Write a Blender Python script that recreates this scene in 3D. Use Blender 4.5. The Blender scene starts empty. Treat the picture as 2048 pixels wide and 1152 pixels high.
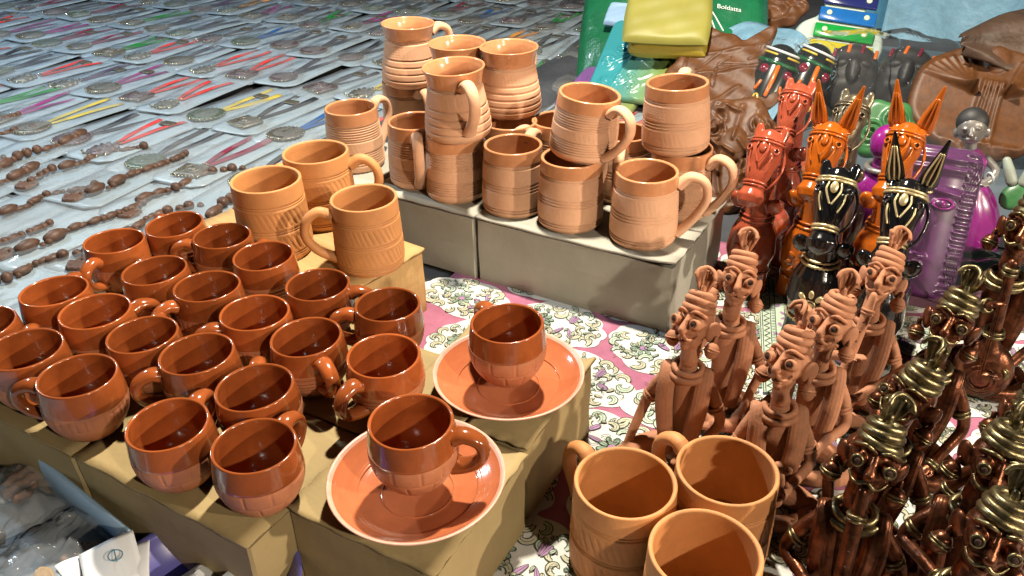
import bpy, bmesh, math, random
import numpy as np
from mathutils import Matrix, Vector, Euler

scene = bpy.context.scene
PI = math.pi
rnd = random.Random(7)

# ------------------------------------------------------------------ camera
cam_d = bpy.data.cameras.new('camera')
cam = bpy.data.objects.new('camera', cam_d)
scene.collection.objects.link(cam)
cam_d.sensor_width = 36.0
cam_d.lens = 36.0 * 1629.8 / 2048.0
cam_d.clip_start = 0.02
cam_d.clip_end = 60.0
_p, _r = math.radians(31.6458), math.radians(-1.2899)
_f = Vector((0, math.cos(_p), -math.sin(_p)))
_u = Vector((0, math.sin(_p), math.cos(_p)))
_x = Vector((1, 0, 0))
_rt = math.cos(_r) * _x + math.sin(_r) * _u
_up = -math.sin(_r) * _x + math.cos(_r) * _u
m = Matrix((_rt, _up, -_f)).transposed().to_4x4()
m.translation = Vector((0, 0, 0.5555))
cam.matrix_world = m
scene.camera = cam

# ------------------------------------------------------------------ night sky and the stall's lamps
world = bpy.data.worlds.new('World')
scene.world = world
world.use_nodes = True
wn = world.node_tree.nodes
wl = world.node_tree.links
wn.clear()
wo = wn.new('ShaderNodeOutputWorld')
wb = wn.new('ShaderNodeBackground')
ws = wn.new('ShaderNodeTexSky')
ws.sky_type = 'NISHITA'
ws.sun_disc = False
ws.sun_elevation = math.radians(4)
ws.sun_rotation = math.radians(130)
wb.inputs['Strength'].default_value = 0.007
wl.new(ws.outputs[0], wb.inputs['Color'])
wl.new(wb.outputs[0], wo.inputs['Surface'])


def lamp(name, loc, watts, colour, radius=0.03):
    d = bpy.data.lights.new(name, 'POINT')
    d.energy = watts
    d.color = colour
    d.shadow_soft_size = radius
    o = bpy.data.objects.new(name, d)
    scene.collection.objects.link(o)
    o.location = loc
    return o


lamp('stall_lamp', (1.90, -0.52, 0.90), 118, (1.0, 0.86, 0.68), 0.025)
lamp('stall_lamp', (1.02, -0.95, 1.22), 78, (1.0, 0.86, 0.68), 0.025)
lamp('hanging_lamp', (0.10, 1.00, 1.20), 100, (1.0, 0.90, 0.74), 0.03)
lamp('far_lamp', (-1.50, 1.75, 1.2), 58, (0.72, 0.88, 1.0), 0.04)

scene.view_settings.view_transform = 'Standard'
scene.view_settings.look = 'None'
scene.view_settings.exposure = 0.24
scene.view_settings.gamma = 1.0
scene.view_settings.use_curve_mapping = False
scene.render.engine = 'CYCLES'
scene.cycles.max_bounces = 7
scene.cycles.diffuse_bounces = 1
scene.cycles.transparent_max_bounces = 16
scene.cycles.caustics_reflective = False
scene.cycles.caustics_refractive = False
scene.cycles.use_denoising = True
scene.cycles.sample_clamp_indirect = 4.0

COL = scene.collection


# ------------------------------------------------------------------ materials
def lin(r, g, b):
    f = lambda c: c / 12.92 if c <= 0.04045 else ((c + 0.055) / 1.055) ** 2.4
    return (f(r / 255), f(g / 255), f(b / 255))


def mat(name, base, rough=0.5, metal=0.0, coat=0.0, nscale=40.0, namt=0.12, bscale=0.0, bstr=0.2, vary=0.0,
        spec=0.5, streak=None, rvar=0.0, bdist=0.001, second=None):
    m = bpy.data.materials.new(name)
    m.use_nodes = True
    nt = m.node_tree
    n = nt.nodes
    l = nt.links
    b = n['Principled BSDF']
    tc = n.new('ShaderNodeTexCoord')
    src = tc.outputs['Object']
    if streak:
        mp = n.new('ShaderNodeMapping')
        mp.inputs['Scale'].default_value = streak
        l.new(src, mp.inputs['Vector'])
        src = mp.outputs[0]
    nz = n.new('ShaderNodeTexNoise')
    nz.inputs['Scale'].default_value = nscale
    nz.inputs['Detail'].default_value = 6
    nz.inputs['Roughness'].default_value = 0.65
    l.new(src, nz.inputs['Vector'])
    rp = n.new('ShaderNodeValToRGB')
    rp.color_ramp.elements[0].position = 0.3
    rp.color_ramp.elements[1].position = 0.72
    lo = second if second else tuple(c * (1 - namt) for c in base)
    hi = tuple(min(1.0, c * (1 + namt)) for c in base)
    rp.color_ramp.elements[0].color = (*lo, 1)
    rp.color_ramp.elements[1].color = (*hi, 1)
    l.new(nz.outputs['Fac'], rp.inputs['Fac'])
    colout = rp.outputs['Color']
    if vary:
        oi = n.new('ShaderNodeObjectInfo')
        mr = n.new('ShaderNodeMapRange')
        mr.inputs['To Min'].default_value = 1 - vary
        mr.inputs['To Max'].default_value = 1 + vary
        l.new(oi.outputs['Random'], mr.inputs['Value'])
        hs = n.new('ShaderNodeHueSaturation')
        l.new(mr.outputs[0], hs.inputs['Value'])
        l.new(colout, hs.inputs['Color'])
        colout = hs.outputs['Color']
    l.new(colout, b.inputs['Base Color'])
    b.inputs['Roughness'].default_value = rough
    if rvar:
        n3 = n.new('ShaderNodeTexNoise')
        n3.inputs['Scale'].default_value = nscale * 0.6
        n3.inputs['Detail'].default_value = 4
        l.new(src, n3.inputs['Vector'])
        m3 = n.new('ShaderNodeMapRange')
        m3.inputs['To Min'].default_value = max(0.02, rough - rvar)
        m3.inputs['To Max'].default_value = rough + rvar
        l.new(n3.outputs['Fac'], m3.inputs['Value'])
        l.new(m3.outputs[0], b.inputs['Roughness'])
    b.inputs['Metallic'].default_value = metal
    b.inputs['Coat Weight'].default_value = coat
    b.inputs['Coat Roughness'].default_value = 0.06
    b.inputs['Specular IOR Level'].default_value = spec
    if bscale:
        n2 = n.new('ShaderNodeTexNoise')
        n2.inputs['Scale'].default_value = bscale
        n2.inputs['Detail'].default_value = 5
        l.new(src, n2.inputs['Vector'])
        bp = n.new('ShaderNodeBump')
        bp.inputs['Strength'].default_value = bstr
        bp.inputs['Distance'].default_value = bdist
        l.new(n2.outputs['Fac'], bp.inputs['Height'])
        l.new(bp.outputs[0], b.inputs['Normal'])
    return m


def film(name, tint=(0.9, 0.95, 1.0), haze=0.07, gloss=0.22, rough=0.08):
    """clear plastic film: mostly see-through, a little milky, shiny"""
    m = bpy.data.materials.new(name)
    m.use_nodes = True
    nt = m.node_tree
    n = nt.nodes
    l = nt.links
    n.clear()
    out = n.new('ShaderNodeOutputMaterial')
    tr = n.new('ShaderNodeBsdfTransparent')
    df = n.new('ShaderNodeBsdfDiffuse')
    df.inputs['Color'].default_value = (*tint, 1)
    gl = n.new('ShaderNodeBsdfGlossy')
    gl.inputs['Roughness'].default_value = rough
    m1 = n.new('ShaderNodeMixShader')
    m1.inputs[0].default_value = haze
    m2 = n.new('ShaderNodeMixShader')
    lw = n.new('ShaderNodeLayerWeight')
    lw.inputs['Blend'].default_value = gloss
    tc = n.new('ShaderNodeTexCoord')
    nz = n.new('ShaderNodeTexNoise')
    nz.inputs['Scale'].default_value = 45
    nz.inputs['Detail'].default_value = 3
    bp = n.new('ShaderNodeBump')
    bp.inputs['Strength'].default_value = 0.5
    bp.inputs['Distance'].default_value = 0.004
    l.new(tc.outputs['Object'], nz.inputs['Vector'])
    l.new(nz.outputs['Fac'], bp.inputs['Height'])
    l.new(bp.outputs[0], gl.inputs['Normal'])
    l.new(bp.outputs[0], lw.inputs['Normal'])
    l.new(tr.outputs[0], m1.inputs[1])
    l.new(df.outputs[0], m1.inputs[2])
    l.new(lw.outputs['Fresnel'], m2.inputs[0])
    l.new(m1.outputs[0], m2.inputs[1])
    l.new(gl.outputs[0], m2.inputs[2])
    l.new(m2.outputs[0], out.inputs['Surface'])
    return m


M = {}
M['cup_glaze'] = mat('cup_glaze', (0.340, 0.084, 0.021), 0.17, coat=0.4, nscale=28, namt=0.26, bscale=70, bstr=0.16, vary=0.22, rvar=0.05)
M['cup_bisque'] = mat('cup_bisque', (0.50, 0.185, 0.088), 0.5, nscale=90, namt=0.12, bscale=400, bstr=0.2, vary=0.10)
M['mug_bisque'] = mat('mug_bisque', (0.80, 0.445, 0.265), 0.72, nscale=45, namt=0.09, bscale=900, bstr=0.25, vary=0.07)
M['mug_glaze'] = mat('mug_glaze', (0.66, 0.290, 0.135), 0.2, coat=0.35, nscale=60, namt=0.12, bscale=90, bstr=0.10, vary=0.08)
M['tan_clay'] = mat('tan_clay', (0.66, 0.285, 0.100), 0.6, nscale=40, namt=0.11, bscale=700, bstr=0.25, vary=0.06)
M['saucer_glaze'] = mat('saucer_glaze', (0.56, 0.165, 0.068), 0.14, coat=0.45, nscale=30, namt=0.12, bscale=50, bstr=0.08, streak=(1, 1, 6))
M['saucer_rim'] = mat('saucer_rim', (0.70, 0.40, 0.30), 0.35, nscale=90, namt=0.12, bscale=300, bstr=0.15)
M['kraft'] = mat('kraft', (0.40, 0.295, 0.135), 0.82, nscale=14, namt=0.10, bscale=160, bstr=0.3, vary=0.05, streak=(1, 1.6, 1))
M['kraft_warm'] = mat('kraft_warm', (0.56, 0.34, 0.135), 0.8, nscale=25, namt=0.12, bscale=160, bstr=0.3, streak=(1, 5, 1))
M['kraft_grey'] = mat('kraft_grey', (0.42, 0.40, 0.335), 0.82, nscale=12, namt=0.09, bscale=150, bstr=0.3, streak=(1.6, 1, 1))
M['kraft_core'] = mat('kraft_core', (0.20, 0.14, 0.07), 0.9, nscale=200, namt=0.3)
M['tape'] = mat('tape', (0.50, 0.42, 0.24), 0.25, coat=0.3, nscale=15, namt=0.08, bscale=40, bstr=0.2)
M['clay'] = mat('clay', (0.48, 0.205, 0.105), 0.75, nscale=70, namt=0.16, bscale=350, bstr=0.4, vary=0.05)
M['hole_shade'] = mat('hole_shade', (0.035, 0.012, 0.006), 0.9)  # near-black colour painting the shade inside eye holes and pipe holes
M['copper'] = mat('copper', (0.19, 0.066, 0.030), 0.32, metal=0.8, nscale=80, namt=0.5, bscale=250, bstr=0.35, second=(0.010, 0.005, 0.004), rvar=0.1)
M['brass'] = mat('brass', (0.28, 0.230, 0.12), 0.36, metal=0.9, nscale=120, namt=0.3, bscale=250, bstr=0.3, second=(0.045, 0.032, 0.015))
M['horse_red'] = mat('horse_red', (0.42, 0.085, 0.042), 0.16, coat=0.6, nscale=60, namt=0.15, bscale=150, bstr=0.25)
M['horse_orange'] = mat('horse_orange', (0.46, 0.105, 0.009), 0.16, coat=0.6, nscale=60, namt=0.15, bscale=150, bstr=0.25)
M['horse_black'] = mat('horse_black', (0.008, 0.008, 0.009), 0.12, coat=0.6, nscale=60, namt=0.2, bscale=150, bstr=0.2)
M['horse_bronze'] = mat('horse_bronze', (0.20, 0.165, 0.11), 0.3, metal=0.6, nscale=70, namt=0.4, bscale=150, bstr=0.3)
M['gold_paint'] = mat('gold_paint', (0.66, 0.54, 0.30), 0.3, metal=0.6, nscale=200, namt=0.25)
M['plaque'] = mat('plaque', (0.105, 0.038, 0.010), 0.5, nscale=60, namt=0.3, bscale=120, bstr=0.5)
M['plaque_dark'] = mat('plaque_dark', (0.17, 0.070, 0.028), 0.42, coat=0.1, nscale=35, namt=0.3, bscale=140, bstr=0.6)
M['cloth'] = mat('cloth', lin(170, 106, 130), 0.9, nscale=30, namt=0.16, bscale=28, bstr=0.35, bdist=0.008, second=lin(154, 90, 114))
M['print_white'] = mat('print_white', (0.66, 0.66, 0.62), 0.9, nscale=60, namt=0.05, bscale=28, bstr=0.35, bdist=0.008)
M['print_line'] = mat('print_line', (0.05, 0.065, 0.04), 0.9, nscale=300, namt=0.5)
M['print_cream'] = mat('print_cream', (0.52, 0.50, 0.37), 0.9, nscale=80, namt=0.14)
M['print_green'] = mat('print_green', (0.26, 0.36, 0.27), 0.9, nscale=80, namt=0.2)
M['print_mauve'] = mat('print_mauve', (0.36, 0.20, 0.36), 0.9, nscale=80, namt=0.2)
M['print_pale'] = mat('print_pale', (0.47, 0.56, 0.45), 0.9, nscale=50, namt=0.1)
M['ground'] = mat('ground', (0.055, 0.06, 0.07), 0.75, nscale=6, namt=0.4, bscale=30, bstr=0.5, bdist=0.01)
M['card'] = mat('card', (0.38, 0.49, 0.57), 0.35, coat=0.25, nscale=12, namt=0.08, bscale=25, bstr=0.35, vary=0.12, bdist=0.004)
M['card_edge'] = mat('card_edge', (0.5, 0.55, 0.6), 0.5)
M['film'] = film('film', haze=0.10, gloss=0.2, rough=0.06)
M['film_clear'] = film('film_clear', haze=0.015, gloss=0.05, rough=0.06)
M['film_grey'] = film('film_grey', tint=(0.65, 0.7, 0.75), haze=0.17, gloss=0.10, rough=0.10)
M['film_mid'] = film('film_mid', tint=(0.7, 0.7, 0.75), haze=0.05, gloss=0.10, rough=0.08)
M['antique'] = mat('antique', (0.20, 0.185, 0.15), 0.38, metal=0.55, nscale=300, namt=0.55, bscale=450, bstr=0.9)
M['antique_green'] = mat('antique_green', (0.15, 0.19, 0.155), 0.4, metal=0.4, nscale=300, namt=0.55, bscale=450, bstr=0.9)
M['antique_plum'] = mat('antique_plum', (0.16, 0.12, 0.13), 0.4, metal=0.4, nscale=300, namt=0.55, bscale=450, bstr=0.9)
M['bead_gold'] = mat('bead_gold', (0.75, 0.66, 0.42), 0.15, metal=1.0)
M['wood_bead'] = mat('wood_bead', (0.105, 0.052, 0.032), 0.55, coat=0.05, nscale=120, namt=0.4, vary=0.1)
RIB = {'red': lin(214, 60, 58), 'maroon': lin(128, 38, 66), 'black': lin(40, 42, 50), 'green': lin(22, 132, 52),
       'blue': lin(32, 92, 158), 'orange': lin(222, 150, 70), 'yellow': lin(206, 184, 74), 'magenta': lin(146, 48, 118), 'grey': lin(76, 78, 88), 'violet': lin(78, 66, 92)}
for k, c in RIB.items():
    M['rib_' + k] = mat('ribbon_' + k, c, 0.7, nscale=60, namt=0.12, bscale=700, bstr=0.4)
M['tray_blue'] = mat('tray_blue', (0.36, 0.54, 0.74), 0.4, nscale=10, namt=0.08, bscale=60, bstr=0.1)
M['tray_grey'] = mat('tray_grey', (0.34, 0.38, 0.41), 0.6, nscale=15, namt=0.2)
M['bowl_violet'] = mat('bowl_violet', (0.16, 0.15, 0.50), 0.28, coat=0.2, nscale=20, namt=0.08)
M['paper'] = mat('paper', (0.82, 0.84, 0.86), 0.8, nscale=30, namt=0.04, bscale=60, bstr=0.3)
M['ink'] = mat('ink', (0.10, 0.30, 0.40), 0.8)
M['seed_brown'] = mat('seed_brown', (0.22, 0.10, 0.04), 0.5, nscale=90, namt=0.4, bscale=120, bstr=0.7)
M['bag_green'] = mat('bag_green', (0.012, 0.14, 0.06), 0.35, coat=0.15, nscale=10, namt=0.3, bscale=14, bstr=0.6, bdist=0.02)
M['pack_yellow'] = mat('pack_yellow', (0.27, 0.25, 0.05), 0.5, nscale=10, namt=0.12, bscale=20, bstr=0.3)
M['pack_ochre'] = mat('pack_ochre', (0.40, 0.30, 0.035), 0.5, nscale=10, namt=0.12, bscale=20, bstr=0.3)
M['pack_blue'] = mat('pack_blue', (0.30, 0.46, 0.66), 0.4, nscale=10, namt=0.1)
M['pack_pale'] = mat('pack_pale', (0.36, 0.56, 0.56), 0.4, nscale=10, namt=0.1)
M['white_print'] = mat('white_print', (0.72, 0.80, 0.76), 0.6)
M['purple_relief'] = mat('purple_relief', (0.33, 0.13, 0.45), 0.3, coat=0.3, nscale=30, namt=0.25)
M['sheet_blue'] = mat('sheet_blue', (0.10, 0.31, 0.48), 0.42, nscale=8, namt=0.25, bscale=25, bstr=0.5, bdist=0.01, second=(0.07, 0.22, 0.36))
M['sheet_pale'] = mat('sheet_pale', (0.17, 0.33, 0.45), 0.5, nscale=20, namt=0.2, bscale=40, bstr=0.6, bdist=0.01)
M['leather'] = mat('leather', (0.075, 0.045, 0.030), 0.5, nscale=14, namt=0.3, bscale=40, bstr=0.4, bdist=0.01)
M['plum_cloth'] = mat('plum_cloth', (0.13, 0.055, 0.085), 0.85, nscale=30, namt=0.3, bscale=300, bstr=0.4)
M['sheet_under'] = mat('sheet_under', (0.10, 0.13, 0.155), 0.45, nscale=8, namt=0.4, bscale=20, bstr=0.5, bdist=0.01)
M['black_lacquer'] = mat('black_lacquer', (0.008, 0.012, 0.012), 0.2, coat=0.4, nscale=30, namt=0.3)
M['green_lacquer'] = mat('green_lacquer', (0.012, 0.09, 0.035), 0.2, coat=0.4)
M['orange_lacquer'] = mat('orange_lacquer', (0.62, 0.13, 0.012), 0.25, coat=0.4)
M['yellow_lacquer'] = mat('yellow_lacquer', (0.60, 0.42, 0.04), 0.25, coat=0.4)
M['white_lacquer'] = mat('white_lacquer', (0.62, 0.66, 0.68), 0.25, coat=0.4)
M['maroon_lacquer'] = mat('maroon_lacquer', (0.16, 0.015, 0.035), 0.2, coat=0.4)
M['charcoal'] = mat('charcoal', (0.022, 0.022, 0.023), 0.55, coat=0.0, nscale=20, namt=0.5, bscale=50, bstr=0.5)
M['xylo_board'] = mat('xylo_board', (0.46, 0.56, 0.50), 0.35, coat=0.2, nscale=10, namt=0.06)
M['bar_navy'] = mat('bar_navy', (0.018, 0.025, 0.13), 0.25, coat=0.4)
M['bar_blue'] = mat('bar_blue', (0.015, 0.13, 0.42), 0.25, coat=0.4)
M['bar_green'] = mat('bar_green', (0.012, 0.30, 0.05), 0.25, coat=0.4)
M['bar_yellow'] = mat('bar_yellow', (0.58, 0.50, 0.02), 0.25, coat=0.4)
M['stud'] = mat('stud', (0.58, 0.68, 0.46), 0.3)
M['magenta_paint'] = mat('magenta_paint', (0.26, 0.014, 0.20), 0.25, coat=0.4, nscale=40, namt=0.2)
M['purple_paint'] = mat('purple_paint', (0.085, 0.020, 0.090), 0.28, coat=0.35, nscale=40, namt=0.3)
M['silver_paint'] = mat('silver_paint', (0.30, 0.28, 0.26), 0.35, metal=0.5, nscale=60, namt=0.3)
M['green_relief'] = mat('green_relief', (0.045, 0.16, 0.055), 0.35, coat=0.2, nscale=40, namt=0.3)
M['grey_green'] = mat('grey_green', (0.28, 0.32, 0.27), 0.45, nscale=40, namt=0.2)


def relief_two_tone(name, c1, c2, axis_scale):
    """glazed tile whose glaze runs from one colour to the other across its face"""
    m = mat(name, c1, 0.25, coat=0.4, nscale=30, namt=0.12, bscale=60, bstr=0.2)
    n = m.node_tree.nodes
    l = m.node_tree.links
    b = n['Principled BSDF']
    tc = n.new('ShaderNodeTexCoord')
    sp = n.new('ShaderNodeSeparateXYZ')
    mr = n.new('ShaderNodeMapRange')
    mr.inputs['From Min'].default_value = -axis_scale * 0.35
    mr.inputs['From Max'].default_value = axis_scale
    mx = n.new('ShaderNodeMix')
    mx.data_type = 'RGBA'
    l.new(tc.outputs['Object'], sp.inputs[0])
    l.new(sp.outputs['X'], mr.inputs['Value'])
    l.new(mr.outputs[0], mx.inputs['Factor'])
    mx.inputs['A'].default_value = (*c1, 1)
    mx.inputs['B'].default_value = (*c2, 1)
    l.new(mx.outputs['Result'], b.inputs['Base Color'])
    return m


M['tile_turquoise'] = relief_two_tone('tile_turquoise', (0.04, 0.27, 0.31), (0.27, 0.34, 0.035), 0.08)
M['tile_purple'] = relief_two_tone('tile_purple', (0.22, 0.10, 0.31), (0.25, 0.31, 0.10), 0.07)


# ------------------------------------------------------------------ mesh helpers
class MB:
    def __init__(self):
        self.v = []
        self.f = []
        self.mi = []
        self.cur = 0

    def add(self, verts, faces, mi=None):
        o = len(self.v)
        self.v.extend([tuple(p) for p in verts])
        self.f.extend([tuple(i + o for i in q) for q in faces])
        k = self.cur if mi is None else mi
        if isinstance(k, (list, np.ndarray)):
            self.mi.extend(k)
        else:
            self.mi.extend([k] * len(faces))
        return self

    def xf(self, mtx, start=0):
        for i in range(start, len(self.v)):
            self.v[i] = tuple(mtx @ Vector(self.v[i]))
        return self

    def mesh(self, name, mats, smooth=True):
        me = bpy.data.meshes.new(name)
        me.from_pydata(self.v, [], self.f)
        for x in mats:
            me.materials.append(M[x] if isinstance(x, str) else x)
        if any(self.mi):
            me.polygons.foreach_set('material_index', self.mi)
        if smooth:
            me.polygons.foreach_set('use_smooth', [True] * len(self.f))
        me.update()
        return me


def link(name, me, parent=None, loc=None, rot=None, scale=None):
    o = bpy.data.objects.new(name, me)
    COL.objects.link(o)
    if parent:
        o.parent = parent
    if loc is not None:
        o.location = loc
    if rot is not None:
        o.rotation_euler = rot
    if scale is not None:
        o.scale = scale if hasattr(scale, '__len__') else (scale,) * 3
    return o


def thing(name, label, cat, loc=(0, 0, 0), rot=(0, 0, 0), group=None, me=None, scale=None):
    o = link(name, me, None, loc, rot, scale)
    o['label'] = label
    o['category'] = cat
    if group:
        o['group'] = group
    return o


def part(name, mb, mats, parent, smooth=True, **k):
    mats = mats if isinstance(mats, (list, tuple)) else [mats]
    return link(name, mb.mesh(name, mats, smooth), parent, **k)


def frames(pts):
    P = [Vector(p) for p in pts]
    T = []
    for i in range(len(P)):
        a = P[max(0, i - 1)]
        b = P[min(len(P) - 1, i + 1)]
        t = (b - a)
        T.append(t.normalized() if t.length > 1e-9 else Vector((0, 0, 1)))
    n = T[0].orthogonal().normalized()
    out = []
    for i in range(len(P)):
        n = (n - T[i] * n.dot(T[i]))
        n = n.normalized() if n.length > 1e-6 else T[i].orthogonal().normalized()
        out.append((P[i], n.copy(), T[i].cross(n), T[i]))
    return out


def smooth_path(pts, n=20):
    """Catmull-Rom through pts (each any dimension)"""
    P = np.array(pts, float)
    P = np.vstack([2 * P[0] - P[1], P, 2 * P[-1] - P[-2]])
    k = len(P) - 3
    out = []
    for j in range(n + 1):
        u = j / n * k
        i = min(int(u), k - 1)
        t = u - i
        p0, p1, p2, p3 = P[i:i + 4]
        out.append(0.5 * (2 * p1 + (p2 - p0) * t + (2 * p0 - 5 * p1 + 4 * p2 - p3) * t * t + (3 * p1 - p0 - 3 * p2 + p3) * t ** 3))
    return np.array(out)


def tube(mb, pts, radii, nseg=10, flat=1.0, up=None, ridges=0, ridge=0.0, caps=True, closed=False, mi=None):
    """swept round (or flattened) tube; 'up' fixes the thin direction of the cross-section"""
    n = len(pts)
    if not hasattr(radii, '__len__'):
        radii = [radii] * n
    fr = frames(pts)
    V = []
    for i, (p, a, b, t) in enumerate(fr):
        if up is not None:
            uu = Vector(up(i) if callable(up) else up)
            a = uu - t * uu.dot(t)
            a = a.normalized() if a.length > 1e-6 else fr[i][1]
            b = t.cross(a)
        for k in range(nseg):
            th = 2 * PI * k / nseg
            r = radii[i] * (1 + (ridge * math.cos(ridges * th) if ridges else 0))
            V.append(p + a * (r * flat * math.cos(th)) + b * (r * math.sin(th)))
    F = []
    m_ = n if closed else n - 1
    for i in range(m_):
        j = (i + 1) % n
        for k in range(nseg):
            k2 = (k + 1) % nseg
            F.append((i * nseg + k, i * nseg + k2, j * nseg + k2, j * nseg + k))
    if caps and not closed:
        # rounded ends
        for end, i, s in ((0, 0, -1), (1, n - 1, 1)):
            p, a, b, t = fr[i]
            ring = [i * nseg + k for k in range(nseg)]
            base = len(V)
            for q in (0.6, 0.9):
                for k in range(nseg):
                    o = i * nseg + k
                    V.append(p + (V[o] - p) * math.sqrt(1 - q * q) + t * (s * q * radii[i] * min(1, flat + 0.3) * 0.8))
            tip = len(V)
            V.append(p + t * (s * radii[i] * min(1, flat + 0.3) * 0.85))
            prev = ring
            for lvl in range(2):
                cur = [base + lvl * nseg + k for k in range(nseg)]
                for k in range(nseg):
                    k2 = (k + 1) % nseg
                    q = (prev[k], prev[k2], cur[k2], cur[k])
                    F.append(q if s > 0 else q[::-1])
                prev = cur
            for k in range(nseg):
                q = (prev[k], prev[(k + 1) % nseg], tip)
                F.append(q if s > 0 else q[::-1])
    mb.add(V, F, mi)
    return mb


def ellipsoid(mb, c, r, rot=None, nu=16, nv=10, mi=None):
    V = []
    F = []
    R = Euler(rot).to_matrix() if rot is not None else Matrix.Identity(3)
    c = Vector(c)
    for j in range(nv + 1):
        ph = PI * j / nv
        for i in range(nu):
            th = 2 * PI * i / nu
            V.append(c + R @ Vector((r[0] * math.sin(ph) * math.cos(th), r[1] * math.sin(ph) * math.sin(th), r[2] * math.cos(ph))))
    for j in range(nv):
        for i in range(nu):
            i2 = (i + 1) % nu
            F.append((j * nu + i, (j + 1) * nu + i, (j + 1) * nu + i2, j * nu + i2))
    mb.add(V, F, mi)
    return mb


def torus(mb, c, R, r, rot=None, sx=1.0, sy=1.0, n=28, k=9, mi=None, twist=0, depth=0.0):
    Mx = Euler(rot).to_matrix() if rot is not None else Matrix.Identity(3)
    c = Vector(c)
    V = []
    F = []
    for i in range(n):
        th = 2 * PI * i / n
        for j in range(k):
            ph = 2 * PI * j / k
            rr = r * (1 + depth * math.sin(twist * th + ph)) if twist else r
            q = R + rr * math.cos(ph)
            V.append(c + Mx @ Vector((q * math.cos(th) * sx, q * math.sin(th) * sy, rr * math.sin(ph))))
    for i in range(n):
        i2 = (i + 1) % n
        for j in range(k):
            j2 = (j + 1) % k
            F.append((i * k + j, i2 * k + j, i2 * k + j2, i * k + j2))
    mb.add(V, F, mi)
    return mb


def lathe(mb, prof, nseg, disp=None, mats=None, axis_closed=(True, True)):
    """prof: list of (r, z); disp(theta array, i) -> radial offsets; mats: material index per profile segment"""
    th = np.arange(nseg) * 2 * PI / nseg
    ct, st = np.cos(th), np.sin(th)
    V = []
    for i, (r, z) in enumerate(prof):
        rr = np.full(nseg, r)
        if disp is not None:
            rr = rr + disp(th, i, r, z)
        V.extend(zip((rr * ct).tolist(), (rr * st).tolist(), [z] * nseg))
    F = []
    mi = []
    n = len(prof)
    for i in range(n - 1):
        a = i * nseg
        b = a + nseg
        for k in range(nseg):
            k2 = k + 1 if k + 1 < nseg else 0
            F.append((a + k, a + k2, b + k2, b + k))
        mi.extend([mats[i] if mats else 0] * nseg)
    if axis_closed[0]:
        F.append(tuple(range(nseg))[::-1])
        mi.append(mats[0] if mats else 0)
    if axis_closed[1]:
        F.append(tuple((n - 1) * nseg + k for k in range(nseg)))
        mi.append(mats[-1] if mats else 0)
    mb.add(V, F, mi)
    return mb


def slab(mb, poly, z0, z1, mi=None):
    """prism over a closed outline"""
    n = len(poly)
    V = [(x, y, z0) for x, y in poly] + [(x, y, z1) for x, y in poly]
    F = [tuple(range(n))[::-1], tuple(range(n, 2 * n))]
    for i in range(n):
        j = (i + 1) % n
        F.append((i, j, n + j, n + i))
    mb.add(V, F, mi)
    return mb


def bevel_box(mb, cx, cy, cz, sx, sy, sz, b=0.002, mi=None):
    V = []
    F = []
    hx, hy, hz = sx / 2, sy / 2, sz / 2
    def rect(x, y, k):
        pts = []
        for (qx, qy, a0) in ((1, 1, 0), (-1, 1, 1), (-1, -1, 2), (1, -1, 3)):
            for t in range(3):
                a = (a0 + t / 2) * PI / 2
                pts.append((cx + qx * (x - k) + k * math.cos(a), cy + qy * (y - k) + k * math.sin(a)))
        return pts
    lv = [(hz, b, cz - hz), (0, 0, cz - hz + b), (0, 0, cz + hz - b), (hz, b, cz + hz)]
    rings = []
    for q, ins, z in lv:
        pts = rect(hx - ins, hy - ins, max(b - ins * 0.6, b * 0.3))
        rings.append([len(V) + i for i in range(len(pts))])
        V += [(x, y, z) for x, y in pts]
    n = len(rings[0])
    F.append(tuple(rings[0])[::-1])
    F.append(tuple(rings[-1]))
    for a, c in zip(rings[:-1], rings[1:]):
        for i in range(n):
            j = (i + 1) % n
            F.append((a[i], a[j], c[j], c[i]))
    mb.add(V, F, mi)
    return mb


def sheet(mb, nx, ny, fn, thick=0.0, mi=None):
    """grid surface fn(u, v) -> point, u, v in 0..1; thick > 0 closes it into a plate"""
    P = [[Vector(fn(i / nx, j / ny)) for i in range(nx + 1)] for j in range(ny + 1)]
    V = [p for row in P for p in row]
    F = []
    w = nx + 1
    for j in range(ny):
        for i in range(nx):
            F.append((j * w + i, j * w + i + 1, (j + 1) * w + i + 1, (j + 1) * w + i))
    if thick:
        nn = len(V)
        N = []
        for j in range(ny + 1):
            for i in range(nx + 1):
                du = P[j][min(i + 1, nx)] - P[j][max(i - 1, 0)]
                dv = P[min(j + 1, ny)][i] - P[max(j - 1, 0)][i]
                c = du.cross(dv)
                N.append(c.normalized() if c.length > 1e-12 else Vector((0, 0, 1)))
        V += [V[i] - N[i] * thick for i in range(nn)]
        F += [tuple(nn + i for i in q[::-1]) for q in list(F)]
        edge = [i for i in range(w)] + [j * w + nx for j in range(1, ny + 1)] + [ny * w + i for i in range(nx - 1, -1, -1)] + [j * w for j in range(ny - 1, 0, -1)]
        for a, b in zip(edge, edge[1:] + edge[:1]):
            F.append((b, a, nn + a, nn + b))
    mb.add(V, F, mi)
    return mb


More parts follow.
